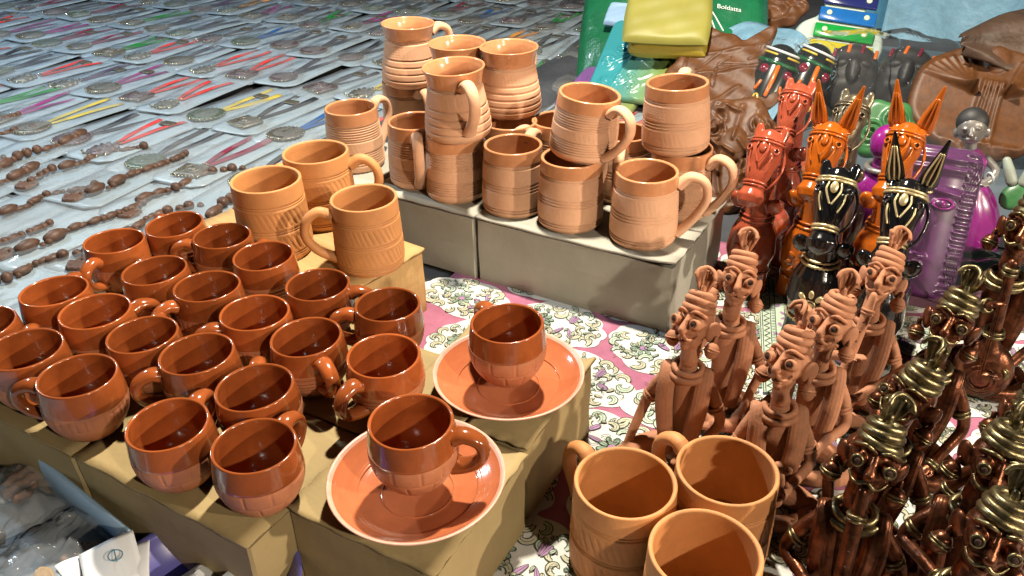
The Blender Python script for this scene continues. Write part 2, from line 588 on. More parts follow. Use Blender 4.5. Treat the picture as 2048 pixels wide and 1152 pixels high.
def plaque(mb, R, H, thick, nth=110, nr=34, edge=0.15, mi=None):
    """slab with outline R(theta) and modelled face height H(x, y)"""
    V = []
    F = []
    V.append((0, 0, thick + H(0, 0)))
    for j in range(1, nr + 1):
        q = j / nr
        for i in range(nth):
            th = 2 * PI * i / nth
            r = R(th) * q
            x, y = r * math.cos(th), r * math.sin(th)
            fall = 1.0 if q < 1 - edge else math.sqrt(max(0, 1 - ((q - 1 + edge) / edge) ** 2))
            V.append((x, y, thick * (0.35 + 0.65 * fall) + H(x, y) * fall))
    for i in range(nth):
        F.append((0, 1 + i, 1 + (i + 1) % nth))
    for j in range(nr - 1):
        for i in range(nth):
            a = 1 + j * nth + i
            b = 1 + j * nth + (i + 1) % nth
            F.append((a, a + nth, b + nth, b))
    o = len(V)
    last = 1 + (nr - 1) * nth
    for i in range(nth):
        V.append((V[last + i][0], V[last + i][1], 0))
    for i in range(nth):
        j = (i + 1) % nth
        F.append((last + i, o + i, o + j, last + j))
    F.append(tuple(range(o, o + nth))[::-1])
    mb.add(V, F, mi)
    return mb


def remeshed(mb, voxel, mats, name, smooth_iter=4):
    """weld overlapping clay pieces into one continuous skin"""
    me = mb.mesh(name + '_raw', mats)
    o = bpy.data.objects.new(name + '_raw', me)
    COL.objects.link(o)
    r = o.modifiers.new('r', 'REMESH')
    r.mode = 'VOXEL'
    r.voxel_size = voxel
    r.use_smooth_shade = True
    s = o.modifiers.new('s', 'SMOOTH')
    s.factor = 0.5
    s.iterations = smooth_iter
    dg = bpy.context.evaluated_depsgraph_get()
    out = bpy.data.meshes.new_from_object(o.evaluated_get(dg))
    out.name = name
    bpy.data.objects.remove(o)
    bpy.data.meshes.remove(me)
    out.materials.clear()
    for x in mats:
        out.materials.append(M[x])
    out.polygons.foreach_set('use_smooth', [True] * len(out.polygons))
    return out


AX = (0.8711, -0.4911)      # the stall's two directions: along the rows ...
BX = (0.4911, 0.8711)       # ... and away from the buyer
ROW = math.atan2(AX[1], AX[0])


def st(s, t):
    return (AX[0] * s + BX[0] * t, AX[1] * s + BX[1] * t)


# ------------------------------------------------------------------ ground and printed cloth
mb = MB()
sheet(mb, 60, 60, lambda u, v: (-5 + 10 * u, -1.2 + 9 * v, -0.006))
g = link('ground', mb.mesh('ground', ['ground']))
g['kind'] = 'structure'

mb = MB()
sheet(mb, 60, 60, lambda u, v: (*st(-0.53 + 1.25 * u, 0.20 + 0.83 * v), 0.0), thick=0.003)
cloth = thing('printed_cloth', 'pink cotton cloth printed with white scrolled medallions, spread under boxes and figurines', 'cloth', me=mb.mesh('printed_cloth', ['cloth']))


def ribbon2d(mb, pts, w, z, mi):
    """flat stroke along 2-D points with width list w"""
    n = len(pts)
    V = []
    for i in range(n):
        a = pts[max(0, i - 1)]
        b = pts[min(n - 1, i + 1)]
        dx, dy = b[0] - a[0], b[1] - a[1]
        L = math.hypot(dx, dy) or 1e-9
        k = w[i] if hasattr(w, '__len__') else w
        V.append((pts[i][0] - dy / L * k, pts[i][1] + dx / L * k, z))
        V.append((pts[i][0] + dy / L * k, pts[i][1] - dx / L * k, z))
    F = [(2 * i, 2 * i + 1, 2 * i + 3, 2 * i + 2) for i in range(n - 1)]
    mb.add(V, F, mi)


def petal(c, ang, L, W, n=12):
    out = []
    for i in range(n):
        t = i / n * 2 * PI
        u = (1 - math.cos(t)) / 2
        x = L * u
        y = W * math.sin(t) * (0.55 + 0.45 * u)
        out.append((c[0] + x * math.cos(ang) - y * math.sin(ang), c[1] + x * math.sin(ang) + y * math.cos(ang)))
    return out


def fill(mb, poly, z, mi):
    mb.add([(x, y, z) for x, y in poly], [tuple(range(len(poly)))], mi)


ZB, ZO, ZF, ZD = 0.0005, 0.0009, 0.00091, 0.000915
LAY = [0]


def lift():
    """every printed element lies a hair above the one before"""
    LAY[0] += 1
    return LAY[0] * 2.2e-5


def scroll(mb, R, x, y, ang, size, turn, mi):
    e = lift()
    pts = []
    n = 22
    for i in range(n):
        t = i / (n - 1)
        a = ang + turn * (t * 4.4)
        r = size * (1 - 0.80 * t)
        pts.append((x + r * math.cos(a), y + r * math.sin(a)))
    w = [size * (0.07 + 0.23 * math.sin(PI * min(1, (i / (n - 1)) * 1.15 + 0.08))) for i in range(n)]
    ribbon2d(mb, pts, [k + 0.0011 for k in w], ZO + e, 1)
    ribbon2d(mb, pts, [max(0.0003, k) for k in w], ZF + e, mi)
    ribbon2d(mb, pts[3:-4], 0.00028, ZD + e, 1)


def flower(mb, x, y, r, mi, mc, npet, a0):
    for k in range(npet):
        e = lift()
        a = a0 + 2 * PI * k / npet
        c = (x + 0.25 * r * math.cos(a), y + 0.25 * r * math.sin(a))
        fill(mb, petal(c, a, r * 0.85, r * 0.27), ZO + e, 1)
        fill(mb, petal((c[0] + .0008 * math.cos(a), c[1] + .0008 * math.sin(a)), a, r * 0.85 - 0.0022, r * 0.27 - 0.0010), ZF + e, mi)
        ribbon2d(mb, [(c[0] + r * q * math.cos(a), c[1] + r * q * math.sin(a)) for q in (0.1, 0.3, 0.55)], 0.0003, ZD + e, 1)
    fill(mb, [(x + r * .3 * math.cos(q * PI / 7), y + r * .3 * math.sin(q * PI / 7)) for q in range(14)], ZD + lift(), mc)


def leaf(mb, x, y, a, L, W, mi):
    e = lift()
    fill(mb, petal((x, y), a, L, W), ZO + e, 1)
    fill(mb, petal((x + .0007 * math.cos(a), y + .0007 * math.sin(a)), a, L - .0018, W - .0009), ZF + e, mi)
    ribbon2d(mb, [(x + L * q * math.cos(a), y + L * q * math.sin(a)) for q in (.1, .45, .9)], .0003, ZD + e, 1)


def motif_mesh(seed):
    LAY[0] = 0
    R = random.Random(seed)
    mb = MB()
    ax_, ay_ = 0.061, 0.041
    n = 96
    lob = R.choice((9, 10, 11))
    ph = R.random() * 6
    outl = []
    for i in range(n):
        t = 2 * PI * i / n
        k = 1 + 0.085 * abs(math.sin(lob * t / 2 + ph)) + 0.07 * math.sin(2 * t + ph) + 0.06 * math.sin(3 * t + 2 * ph)
        outl.append((ax_ * k * math.cos(t), ay_ * k * math.sin(t)))
    fill(mb, outl, ZB, 0)
    for k in range(27):
        q = .83 if k < 17 else .52
        t = 2 * PI * k / (17 if k < 17 else 10) + R.uniform(-.12, .12)
        s_ = R.uniform(0.0065, 0.0108)
        scroll(mb, R, ax_ * q * math.cos(t), ay_ * q * math.sin(t), R.uniform(0, 6), s_, R.choice((-1, 1)), R.choice((2, 2, 2, 5)))
    fx, fy = R.uniform(-.024, .024), R.uniform(-.010, .010)
    flower(mb, fx, fy, R.uniform(.0125, .0155), 3, 4, R.choice((7, 8, 9)), R.random())
    gx = fx + (0.034 if fx < 0 else -0.034)
    for k in range(5):
        a = R.uniform(0, 6.28)
        leaf(mb, gx + .006 * math.cos(a), -fy * .6 + .006 * math.sin(a), a, R.uniform(.014, .020), R.uniform(.0032, .005), 4)
    for k in range(16):
        t = R.uniform(0, 6.28)
        q = R.uniform(.35, .85)
        leaf(mb, ax_ * q * math.cos(t), ay_ * q * math.sin(t), R.uniform(0, 6.28), R.uniform(.007, .011), R.uniform(.002, .003), R.choice((2, 3, 5, 2)))
    for k in range(20):
        t = R.uniform(0, 6.28)
        q = R.uniform(.2, .96)
        a = R.uniform(0, 6)
        x, y = ax_ * q * math.cos(t), ay_ * q * math.sin(t)
        pts = [(x + .005 * i * math.cos(a + i * .35) * .5, y + .005 * i * math.sin(a + i * .35) * .5) for i in range(5)]
        ribbon2d(mb, pts, .0004, ZO + lift(), 1)
    return mb.mesh('printed_motif', ['print_white', 'print_line', 'print_cream', 'print_green', 'print_mauve', 'print_pale'], smooth=False)


motifs = [motif_mesh(k) for k in range(5)]
i = 0
for jt in range(11):
    for js in range(11):
        s_ = -0.48 + js * 0.128 + (0.064 if jt % 2 else 0) + rnd.uniform(-.004, .004)
        t_ = 0.245 + jt * 0.082 + rnd.uniform(-.003, .003)
        if s_ > 0.66 or t_ > 0.99:
            continue
        o = link('printed_motif', motifs[i % 5], cloth, (*st(s_, t_), (i % 17) * 1.7e-5), (0, 0, ROW + rnd.uniform(-.25, .25) + (PI if rnd.random() < .5 else 0)))
        i += 1
# pale green woven border running away between the medallions
mb = MB()
BQ = [(0.3181, 0.9001, 0.0000), (0.3514, 0.8986, 0.0000), (0.2932, 0.6725, 0.0000), (0.2627, 0.6736, 0.0000)]


def bq(u, v):
    a = [BQ[0][k] + (BQ[1][k] - BQ[0][k]) * u for k in (0, 1)]
    b = [BQ[3][k] + (BQ[2][k] - BQ[3][k]) * u for k in (0, 1)]
    return (a[0] + (b[0] - a[0]) * v, a[1] + (b[1] - a[1]) * v)


fill(mb, [bq(0, 0), bq(1, 0), bq(1, 1), bq(0, 1)], .0040, 0)
for off in (.04, .12, .42, .60, .95):
    ribbon2d(mb, [bq(off, 0), bq(off, 1)], .0005, .0044, 1)
ribbon2d(mb, [bq(.17 + (.20 if k % 2 else 0), k / 44) for k in range(45)], .0006, .0046, 1)
for k in range(40):
    c = bq(.51, (k + .5) / 40)
    fill(mb, petal((c[0] - .002, c[1]), 0, .0046, .0018, 8), .0044, 2)
for k in range(14):
    c = bq(.78, (k + .5) / 14)
    fill(mb, petal(c, k * 1.3, .0090, .0030, 8), .0044, 3)
part('border_band', mb, ['print_pale', 'print_line', 'print_green', 'print_mauve'], cloth, smooth=False)


# ------------------------------------------------------------------ cardboard boxes
def cardboard_box(label, origin, ang, la, lb, h, m, seed, split='b', tape=False, curl=0.004):
    """origin: front-left top corner seen from the buyer; a runs along the front, b runs back"""
    R = random.Random(seed)
    t = thing('cardboard_box', label, 'box', (origin[0], origin[1], 0), (0, 0, ang), 'cardboard boxes used as display stands')
    mb = MB()
    per = []
    k = 14
    c = 0.0022
    for (x0, y0, x1, y1) in ((c, 0, la - c, 0), (la, c, la, lb - c), (la - c, lb, c, lb), (0, lb - c, 0, c)):
        for i in range(k):
            per.append((x0 + (x1 - x0) * i / (k - 1), y0 + (y1 - y0) * i / (k - 1), i / (k - 1)))
    n = len(per)
    lv = 9
    ph = [R.uniform(0, 6) for _ in range(8)]
    hh = h - 0.0052
    V = []
    for j in range(lv):
        z = hh * j / (lv - 1)
        for i, (x, y, u) in enumerate(per):
            side = i // k
            bulge = 0.0024 * math.sin(PI * u) * math.sin(PI * j / (lv - 1)) * math.sin(ph[side] + 3 * u) + .0005 * math.sin(9 * u + ph[4 + side] + j)
            nx, ny = ((0, -1), (1, 0), (0, 1), (-1, 0))[side]
            V.append((x + nx * bulge, y + ny * bulge, z))
    F = []
    for j in range(lv - 1):
        for i in range(n):
            i2 = (i + 1) % n
            F.append((j * n + i, j * n + i2, (j + 1) * n + i2, (j + 1) * n + i))
    F.append(tuple(range(n))[::-1])
    F.append(tuple((lv - 1) * n + i for i in range(n)))
    mb.add(V, F)
    part('box_body', mb, m, t, smooth=False)
    gap = 0.0016

    def flap(x0, x1, y0, y1):
        mb = MB()
        pa, pb, pc = R.uniform(0, 6), R.uniform(0, 6), R.uniform(0.3, 1)
        cc = [R.uniform(0, curl) * (1 if R.random() < .5 else .2) for _ in range(4)]

        def fn(u, v):
            z = h + 0.0006 * math.sin(5 * u + pa) * math.sin(4 * v + pb)
            for (cu, cv), q in zip(((0, 0), (1, 0), (1, 1), (0, 1)), cc):
                d = max(0, 1 - 5.0 * math.hypot(u - cu, (v - cv)))
                z += q * d * d
            e = 0.0008 * math.sin(23 * u + pa) * (1 if v in (0, 1) else 0)
            f = 0.0008 * math.sin(19 * v + pb) * (1 if u in (0, 1) else 0)
            return (x0 + (x1 - x0) * u + f, y0 + (y1 - y0) * v + e, z)
        sheet(mb, 16, 16, fn, thick=0.003)
        part('flap', mb, m, t)
    if split == 'b':
        q = lb * R.uniform(.46, .54)
        flap(-.0008, la + .0008, -.0012, q - gap)
        flap(-.0004, la + .0012, q + gap, lb + .0008)
    else:
        q = la * R.uniform(.46, .54)
        flap(-.0012, q - gap, -.0008, lb + .0008)
        flap(q + gap, la + .0012, -.0004, lb + .0008)
    if tape:
        mb = MB()
        sheet(mb, 2, 12, lambda u, v: (la * .5 - .02 + .04 * u, lb * v, h + .0016))
        part('packing_tape', mb, 'tape', t)
    return t


H1, H2 = 0.0865, 0.0929
ANG2 = math.atan2(-0.067, 0.118)
ANGB = math.atan2(-0.134, 0.226)
ANG6 = math.radians(-38.5)
cardboard_box('kraft cardboard box at the very front under the larger saucer and cup', (-0.177, 0.448), ANG2, 0.1355, 0.1355, H1, 'kraft', 3, 'b')
cardboard_box('kraft cardboard box under the second saucer, behind the front box', (-0.1085, 0.5735), ANG2, 0.1345, 0.135, H1, 'kraft', 5, 'a', curl=.006)
cardboard_box('long kraft cardboard box carrying the middle crowd of brown cups', (-0.3705, 0.5125), math.atan2(-.102, .173), 0.2, 0.262, H1 - .0006, 'kraft', 8, 'b')
cardboard_box('kraft cardboard box at the left edge carrying the dark brown cups', (-0.548, 0.6155), math.atan2(-.102, .173), 0.204, 0.262, H1 - .0006, 'kraft', 11, 'b')
cardboard_box('warm tan cardboard box under the three large tan mugs', (-0.407, 0.925), ANG6, 0.280, 0.133, H1, 'kraft_warm', 14, 'b')
cardboard_box('grey cardboard box on the left of the seam, under stacked peach mugs', (-0.3185, 1.0885), ANGB, 0.3155, 0.24, H2, 'kraft_grey', 17, 'a')
cardboard_box('long grey cardboard box on the right of the seam, under peach mugs', (-0.0435, 0.9255), ANGB, 0.263, 0.19, H2, 'kraft_grey', 23, 'b', curl=.007)


# ------------------------------------------------------------------ pottery
def spline_prof(pts, n):
    return [tuple(q) for q in smooth_path(pts, n)]


def groove(z, z0, w, d):
    return -d * math.exp(-((z - z0) / w) ** 2)


def make_cup(style):
    h = 0.056
    out = spline_prof([(.0005, 0), (.016, 0), (.0195, .0008), (.0235, .0045), (.0288, .012), (.0326, .021), (.0340, .031), (.0332, .042), (.0322, .050), (.0315, .0553)], 84)
    rim = [(.0312, .0560), (.0305, .0563), (.0296, .0560), (.0289, .0553)]
    inn = spline_prof([(.0289, .0550), (.0298, .046), (.0308, .034), (.0298, .022), (.0255, .011), (.018, .0058), (.0005, .0048)], 34)
    prof = []
    for r, z in out:
        d = 0
        if style == 'ribbed':
            for k in range(4):
                d += groove(z, .0165 + k * .0042, .0011, .0014)
        elif style == 'lined':
            for z0 in (.0335, .0312):
                d += groove(z, z0, .0007, .0006)
            d += groove(z, .020, .0007, .0005)
        else:
            d += groove(z, .0345, .0008, .0007) + groove(z, .0205, .0008, .0006)
        prof.append((r + d, z))
    no = len(prof)
    prof += rim + inn
    R = random.Random(len(style))
    ticks = []
    if style == 'lined':
        ticks = [(2 * PI * k / 34 + R.uniform(-.03, .03), .0215, .0305) for k in range(34)]
    elif style == 'ticked':
        ticks = [(2 * PI * k / 11 + R.uniform(-.06, .06), .0225, .0325) for k in range(11)]
        ticks += [(2 * PI * (k + .5) / 11 + R.uniform(-.06, .06), .009, .0175) for k in range(11)]
    ph = R.random() * 6

    def disp(th, i, r, z):
        d = r * (.006 * np.sin(2 * th + ph) + .003 * np.sin(3 * th))
        if i < no:
            for a, z0, z1 in ticks:
                if z0 - .001 < z < z1 + .001:
                    q = np.angle(np.exp(1j * (th - a)))
                    d = d - .0010 * np.exp(-(q * r / .00075) ** 2)
        return d
    split = .0336 if style != 'ribbed' else .0345
    mats = [1 if (i < no and z < split) else 0 for i, (r, z) in enumerate(prof)]
    mb = MB()
    lathe(mb, prof, 220 if ticks else 96, disp, mats)
    body = mb.mesh('cup_body', ['cup_glaze', 'cup_bisque'])
    mb = MB()
    path = smooth_path([(.0328, 0, .0455), (.040, 0, .0478), (.0505, 0, .0435), (.0535, 0, .0335), (.0480, 0, .0235), (.0380, 0, .0185), (.0300, 0, .0175)], 26)
    rad = [.0050 + .0016 * abs(2 * i / 26 - 1) ** 2 for i in range(27)]
    tube(mb, path, rad, 14, flat=1.3, up=(0, 1, 0), caps=False)
    return body, mb.mesh('handle', ['cup_glaze'])


def make_mug(kind, style):
    if kind == 'tan':
        h, rt, rb = .0923, .0400, .0425
        out = [(.0005, 0), (.036, 0), (.0392, .0012), (.0418, .006), (.0424, .014), (.0420, .040), (.0408, .070), (.0400, h - .001)]
    elif kind == 'straight':
        h, rt, rb = .0863, .0360, .0405
        out = [(.0005, 0), (.032, 0), (.0362, .0010), (.0395, .005), (.0404, .013), (.0398, .035), (.0380, .062), (.0362, h - .001)]
    else:
        h, rt, rb = .0875, .0392, .0430
        out = [(.0005, 0), (.033, 0), (.0380, .0010), (.0420, .006), (.0426, .012), (.0412, .027), (.0374, .048), (.0348, .063), (.0347, .071), (.0366, .080), (.0390, h - .001)]
    P = spline_prof(out, 300)
    w = .0034
    rim = [(rt - .0006, h - .0002), (rt - .0015, h), (rt - .0026, h - .0003), (rt - w, h - .0012)]
    inn = [(rt - w - .0002, h - .002)]
    for r, z in reversed(P):
        if .012 < z < h - .004:
            inn.append((r - w, z))
    inn = inn[::8] + [(rb - .010, .0075), (.0005, .0062)]
    G = []
    bands = []
    f = h
    if style == 'ribs':
        G = [f * q for q in (.775, .74, .70, .66, .62, .58, .545)] + [f * q for q in (.335, .30, .26, .22, .18, .14)]
        bands = [(f * .36, f * .52)]
    elif style == 'hatch':
        G = [f * q for q in (.80, .77, .50, .455, .41, .14, .10)]
        bands = [(f * .53, f * .74), (f * .18, f * .38)]
    elif style == 'rings':
        G = [f * q for q in (.755, .73, .47, .36, .25, .14)]
        bands = [(f * .50, f * .70)]
    elif style == 'plain':
        G = [f * q for q in (.755, .73, .50, .40, .30, .20, .12)]
        bands = [(f * .52, f * .71)]
    elif style == 'tanhatch':
        G = [f * q for q in (.775, .745, .455, .425, .125, .095)]
        bands = [(f * .49, f * .71), (f * .16, f * .38)]
    gd = .0018 if kind != 'tan' else .0011
    gw = .00085
    prof = [(r + sum(groove(z, z0, gw, gd) for z0 in G if abs(z - z0) < .003), z) for r, z in P]
    no = len(prof)
    prof += rim + inn
    R = random.Random(len(kind) * 31 + len(style) * 7)
    ph = R.random() * 6
    N = 40 if kind == 'tan' else 46

    def disp(th, i, r, z):
        d = r * (.006 * np.sin(2 * th + ph) + .003 * np.sin(3 * th + 1))
        if i < no:
            for b0, b1 in bands:
                if b0 < z < b1:
                    e = min(1, (z - b0) / .002, (b1 - z) / .002)
                    slant = (260 if kind != 'tan' else 330) * (z - b0)
                    q = np.sin(N * th + slant + .8 * np.sin(5 * th + ph))
                    if kind != 'tan':
                        q = q * (0.65 + .35 * math.sin(z * 2 * PI / .0032))
                    vis = .55 + .45 * np.sin(3 * th + ph + z * 40)
                    d = d - (.0009 if kind == 'tan' else .00042) * e * np.clip(q - .25, 0, 1) / .75 * vis
        return d
    if kind == 'tan':
        mats = [0] * len(prof)
        ms = ['tan_clay']
    else:
        gz = h * (.80 if kind == 'straight' else .77)
        mats = [0 if (i < no and z < gz) else 1 for i, (r, z) in enumerate(prof)]
        ms = ['mug_bisque', 'mug_glaze']
    mb = MB()
    lathe(mb, prof, 240, disp, mats)
    body = mb.mesh('mug_body', ms)
    mb = MB()
    o = rt
    if kind == 'tan':
        pth = [(o + .0012, 0, h * .80), (o + .016, 0, h * .88), (o + .031, 0, h * .76), (o + .034, 0, h * .54), (o + .023, 0, h * .33), (o + .010, 0, h * .22), (o + .001, 0, h * .17)]
        r0 = .0062
    elif kind == 'straight':
        pth = [(o + .0012, 0, h * .82), (o + .014, 0, h * .95), (o + .030, 0, h * .88), (o + .034, 0, h * .66), (o + .025, 0, h * .42), (o + .013, 0, h * .23), (o + .0035, 0, h * .12)]
        r0 = .0056
    else:
        pth = [(o - .0030, 0, h * .80), (o + .010, 0, h * .88), (o + .026, 0, h * .80), (o + .029, 0, h * .60), (o + .021, 0, h * .42), (o + .010, 0, h * .28), (o + .002, 0, h * .18)]
        r0 = .0058
    path = smooth_path(pth, 30)
    rad = [r0 * (.92 + .32 * abs(2 * i / 30 - 1) ** 3) for i in range(31)]
    tube(mb, path, rad, 14, flat=1.35 if kind != 'tan' else 1.1, up=(0, 1, 0), caps=False)
    return body, mb.mesh('handle', ['tan_clay' if kind == 'tan' else 'mug_bisque']), h


CUP = {s: make_cup(s) for s in ('ribbed', 'lined', 'ticked')}
MUG = {k: make_mug(*k) for k in (('tan', 'tanhatch'), ('straight', 'ribs'), ('straight', 'hatch'), ('flared', 'rings'), ('flared', 'plain'))}


def cup(style, rim, az, label, group, base_h=0.056, tilt=None):
    tl = tilt or (0, 0)
    t = thing('terracotta_cup', label, 'cup', (rim[0], rim[1], rim[2] - base_h), (tl[0], tl[1], az), group)
    b, hd = CUP[style]
    link('cup_body', b, t)
    link('handle', hd, t)
    return t


def mug(kind, style, rim, az, label, group, tilt=None, sz=1.0, sxy=1.0):
    b, hd, h = MUG[(kind, style)]
    h *= sz
    t = thing('clay_mug', label, 'mug', (rim[0], rim[1], rim[2] - h), (0, 0, az), group)
    if tilt:
        t.rotation_euler = (Matrix.Rotation(tilt[0], 3, 'X') @ Matrix.Rotation(tilt[1], 3, 'Y') @ Matrix.Rotation(az, 3, 'Z')).to_euler()
    t.scale = (sxy, sxy, sz)
    link('mug_body', b, t)
    link('handle', hd, t)
    return t


ZC = H1 + 0.056
GC = 'glazed brown cups crowded on the left boxes'
# (style, rim centre, handle heading, label)
CUPS = [
    ('ribbed', (-0.3805, 0.8264, 0.1425), 2.305, 'brown cup farthest back of the crowd, standing beside the jewellery packets'),
    ('ribbed', (-0.3192, 0.7946, 0.1425), 3.004, 'ribbed brown cup right behind the ribbed cup beside the tan mugs'),
    ('lined', (-0.4319, 0.7872, 0.1425), -1.812, 'tall-looking brown cup at the far left back, handle facing the viewer'),
    ('ribbed', (-0.3616, 0.7176, 0.1425), 2.252, 'ribbed brown cup wedged between four others, second row from the packets'),
    ('ribbed', (-0.2589, 0.7460, 0.1425), 2.204, 'ribbed brown cup pressed against the foot of the left tan mug'),
    ('lined', (-0.3020, 0.6859, 0.1425), -2.141, 'orange-brown cup at the very centre of the crowd of brown cups'),
    ('lined', (-0.4510, 0.6829, 0.1425), 1.615, 'dark brown cup at the left back, handle pointing away beside the packets'),
    ('lined', (-0.3955, 0.6416, 0.1425), 0.989, 'dark brown cup with its looped handle poking out to the right'),
    ('lined', (-0.3358, 0.6026, 0.1425), 1.196, 'dark brown cup with lined belly behind the big looped-handle cup'),
    ('lined', (-0.2410, 0.6378, 0.1425), -2.304, 'brown cup in mid crowd, next to the one with its handle curling lower right'),
    ('ribbed', (-0.1921, 0.6840, 0.1425), -0.441, 'ribbed brown cup just below the tan mug with a big handle'),
    ('ribbed', (-0.1841, 0.5990, 0.1425), -0.222, 'ribbed brown cup with handle curling to the lower right, mid crowd'),
    ('ribbed', (-0.1182, 0.6447, 0.1425), -2.989, 'ribbed brown cup at the right back corner next to the pink cloth'),
    ('ribbed', (-0.1120, 0.5677, 0.1425), -2.200, 'ribbed brown cup directly behind the front saucer cup'),
    ('lined', (-0.2756, 0.5753, 0.1425), 2.995, 'brown cup with a shadowed handle on its left, behind the front pair of cups'),
    ('ticked', (-0.2112, 0.5287, 0.1425), 1.444, 'brown cup with pale belly close behind the frontmost cup'),
    ('ticked', (-0.2672, 0.4838, 0.1425), 1.656, 'brown cup near the front edge, left one of the front pair'),
    ('ticked', (-0.1953, 0.4562, 0.1425), 2.229, 'frontmost brown cup at the corner of the long box beside the saucer'),
    ('lined', (-0.3637, 0.5489, 0.1425), -3.091, 'dark brown cup nearest the blue tray with a big looped handle on its left'),
    ('lined', (-0.4291, 0.5894, 0.1425), 2.296, 'dark brown cup at the left edge behind the looped-handle cup'),
    ('lined', (-0.4934, 0.6305, 0.1425), 2.631, 'brown cup cut off by the left edge of the picture'),
]


def free_heading(k, items, want, reach, body):
    """the heading nearest to the wanted one at which the handle clears every neighbour"""
    x, y = items[k][0], items[k][1]
    for d in sorted(range(-180, 181, 4), key=abs):
        a = want + math.radians(d)
        if all(math.hypot(x + r * math.cos(a) - q[0], y + r * math.sin(a) - q[1]) > body + .0075 for r in reach for j, q in enumerate(items) if j != k):
            return a
    return want


def spread(items, least, rounds=60):
    """nudge overlapping pots apart until they just touch"""
    P_ = [list(q) for q in items]
    for _ in range(rounds):
        for i in range(len(P_)):
            for j in range(i):
                dx, dy = P_[i][0] - P_[j][0], P_[i][1] - P_[j][1]
                d = math.hypot(dx, dy)
                if abs(P_[i][2] - P_[j][2]) < .03 and 1e-6 < d < least:
                    k = (least - d) / 2 / d
                    P_[i][0] += dx * k
                    P_[i][1] += dy * k
                    P_[j][0] -= dx * k
                    P_[j][1] -= dy * k
    return P_


CC = spread([c[1] for c in CUPS], .0695)
for k, c in enumerate(CUPS):
    az = free_heading(k, CC, c[2], (.046, .056), .034)
    o = cup(c[0], CC[k], az, c[3], GC, tilt=(rnd.uniform(-.035, .035), rnd.uniform(-.035, .035)))
    o.scale = (rnd.uniform(.98, 1.02), rnd.uniform(.98, 1.02), rnd.uniform(.965, 1.03))



def make_saucer():
    prof = spline_prof([(.0005, .0005), (.024, .0005), (.0265, .0), (.029, .0015), (.040, .0055), (.052, .0110), (.0615, .0175), (.0668, .0222)], 50)
    k = len(prof)
    prof += [(.0676, .0232), (.0677, .0240), (.0668, .0243), (.0656, .0237)]
    k2 = len(prof)
    inn = spline_prof([(.0650, .0232), (.060, .0190), (.052, .0140), (.0465, .0112), (.0450, .0098), (.0300, .0072), (.0275, .0078), (.0260, .0070), (.0005, .0062)], 60)
    prof += [(r, z + (.00014 * math.sin(r / .0021 * 2 * PI) if .031 < r < .060 else 0)) for r, z in inn]
    mats = [1 if k - 3 <= i <= k2 + 1 else 0 for i in range(len(prof))]
    mb = MB()
    lathe(mb, prof, 128, lambda th, i, r, z: r * .004 * np.sin(2 * th + 1), mats)
    return mb.mesh('saucer', ['saucer_glaze', 'saucer_rim'])


SAU = make_saucer()
s1 = (-0.0758, 0.4541, 0.1603)
s2 = (-0.0050, 0.5784, 0.1603)
thing('saucer', 'glazed terracotta saucer on the front box under the nearer cup', 'saucer', (s1[0], s1[1] - .001, H1 + .0015), (0, 0, .5), 'terracotta saucers', SAU)
thing('saucer', 'glazed terracotta saucer on the rear kraft box under the farther cup', 'saucer', (s2[0], s2[1] + .002, H1 + .0015), (0, 0, 2.1), 'terracotta saucers', SAU)
cup('ticked', (s1[0], s1[1], .1645), -0.204, 'glossy brown cup with handle to the right standing in the front saucer', 'cups standing in saucers')
cup('ticked', (s2[0], s2[1], .1645), 2.046, 'brown cup with handle behind it standing in the farther saucer', 'cups standing in saucers')

GT = 'large unglazed tan mugs'
ZT = H1 + .0923
for a in [
    ((-0.2788, 0.8618, 0.1788), 1.539, 'large tan mug standing left of the other two on the tan box, no handle showing'),
    ((-0.1625, 0.8251, 0.1700), -2.852, 'large tan mug at the box edge with its big handle to the left', None, .905, .93),
    ((-0.2377, 0.9417, 0.1788), -0.001, 'large tan mug behind the pair, handle to the right'),
    ((0.0851, 0.4610, 0.0923), 2.111, 'large tan mug on the cloth, left of the front three, handle to the back left'),
    ((0.1673, 0.4721, 0.0923), 2.167, 'large tan mug on the cloth beside the praying figurine, handle to the left'),
    ((0.1328, 0.3922, 0.0923), -0.746, 'large tan mug nearest the viewer, cut off by the bottom of the picture'),
]:
    mug('tan', 'tanhatch', *a[:3], GT, *a[3:])

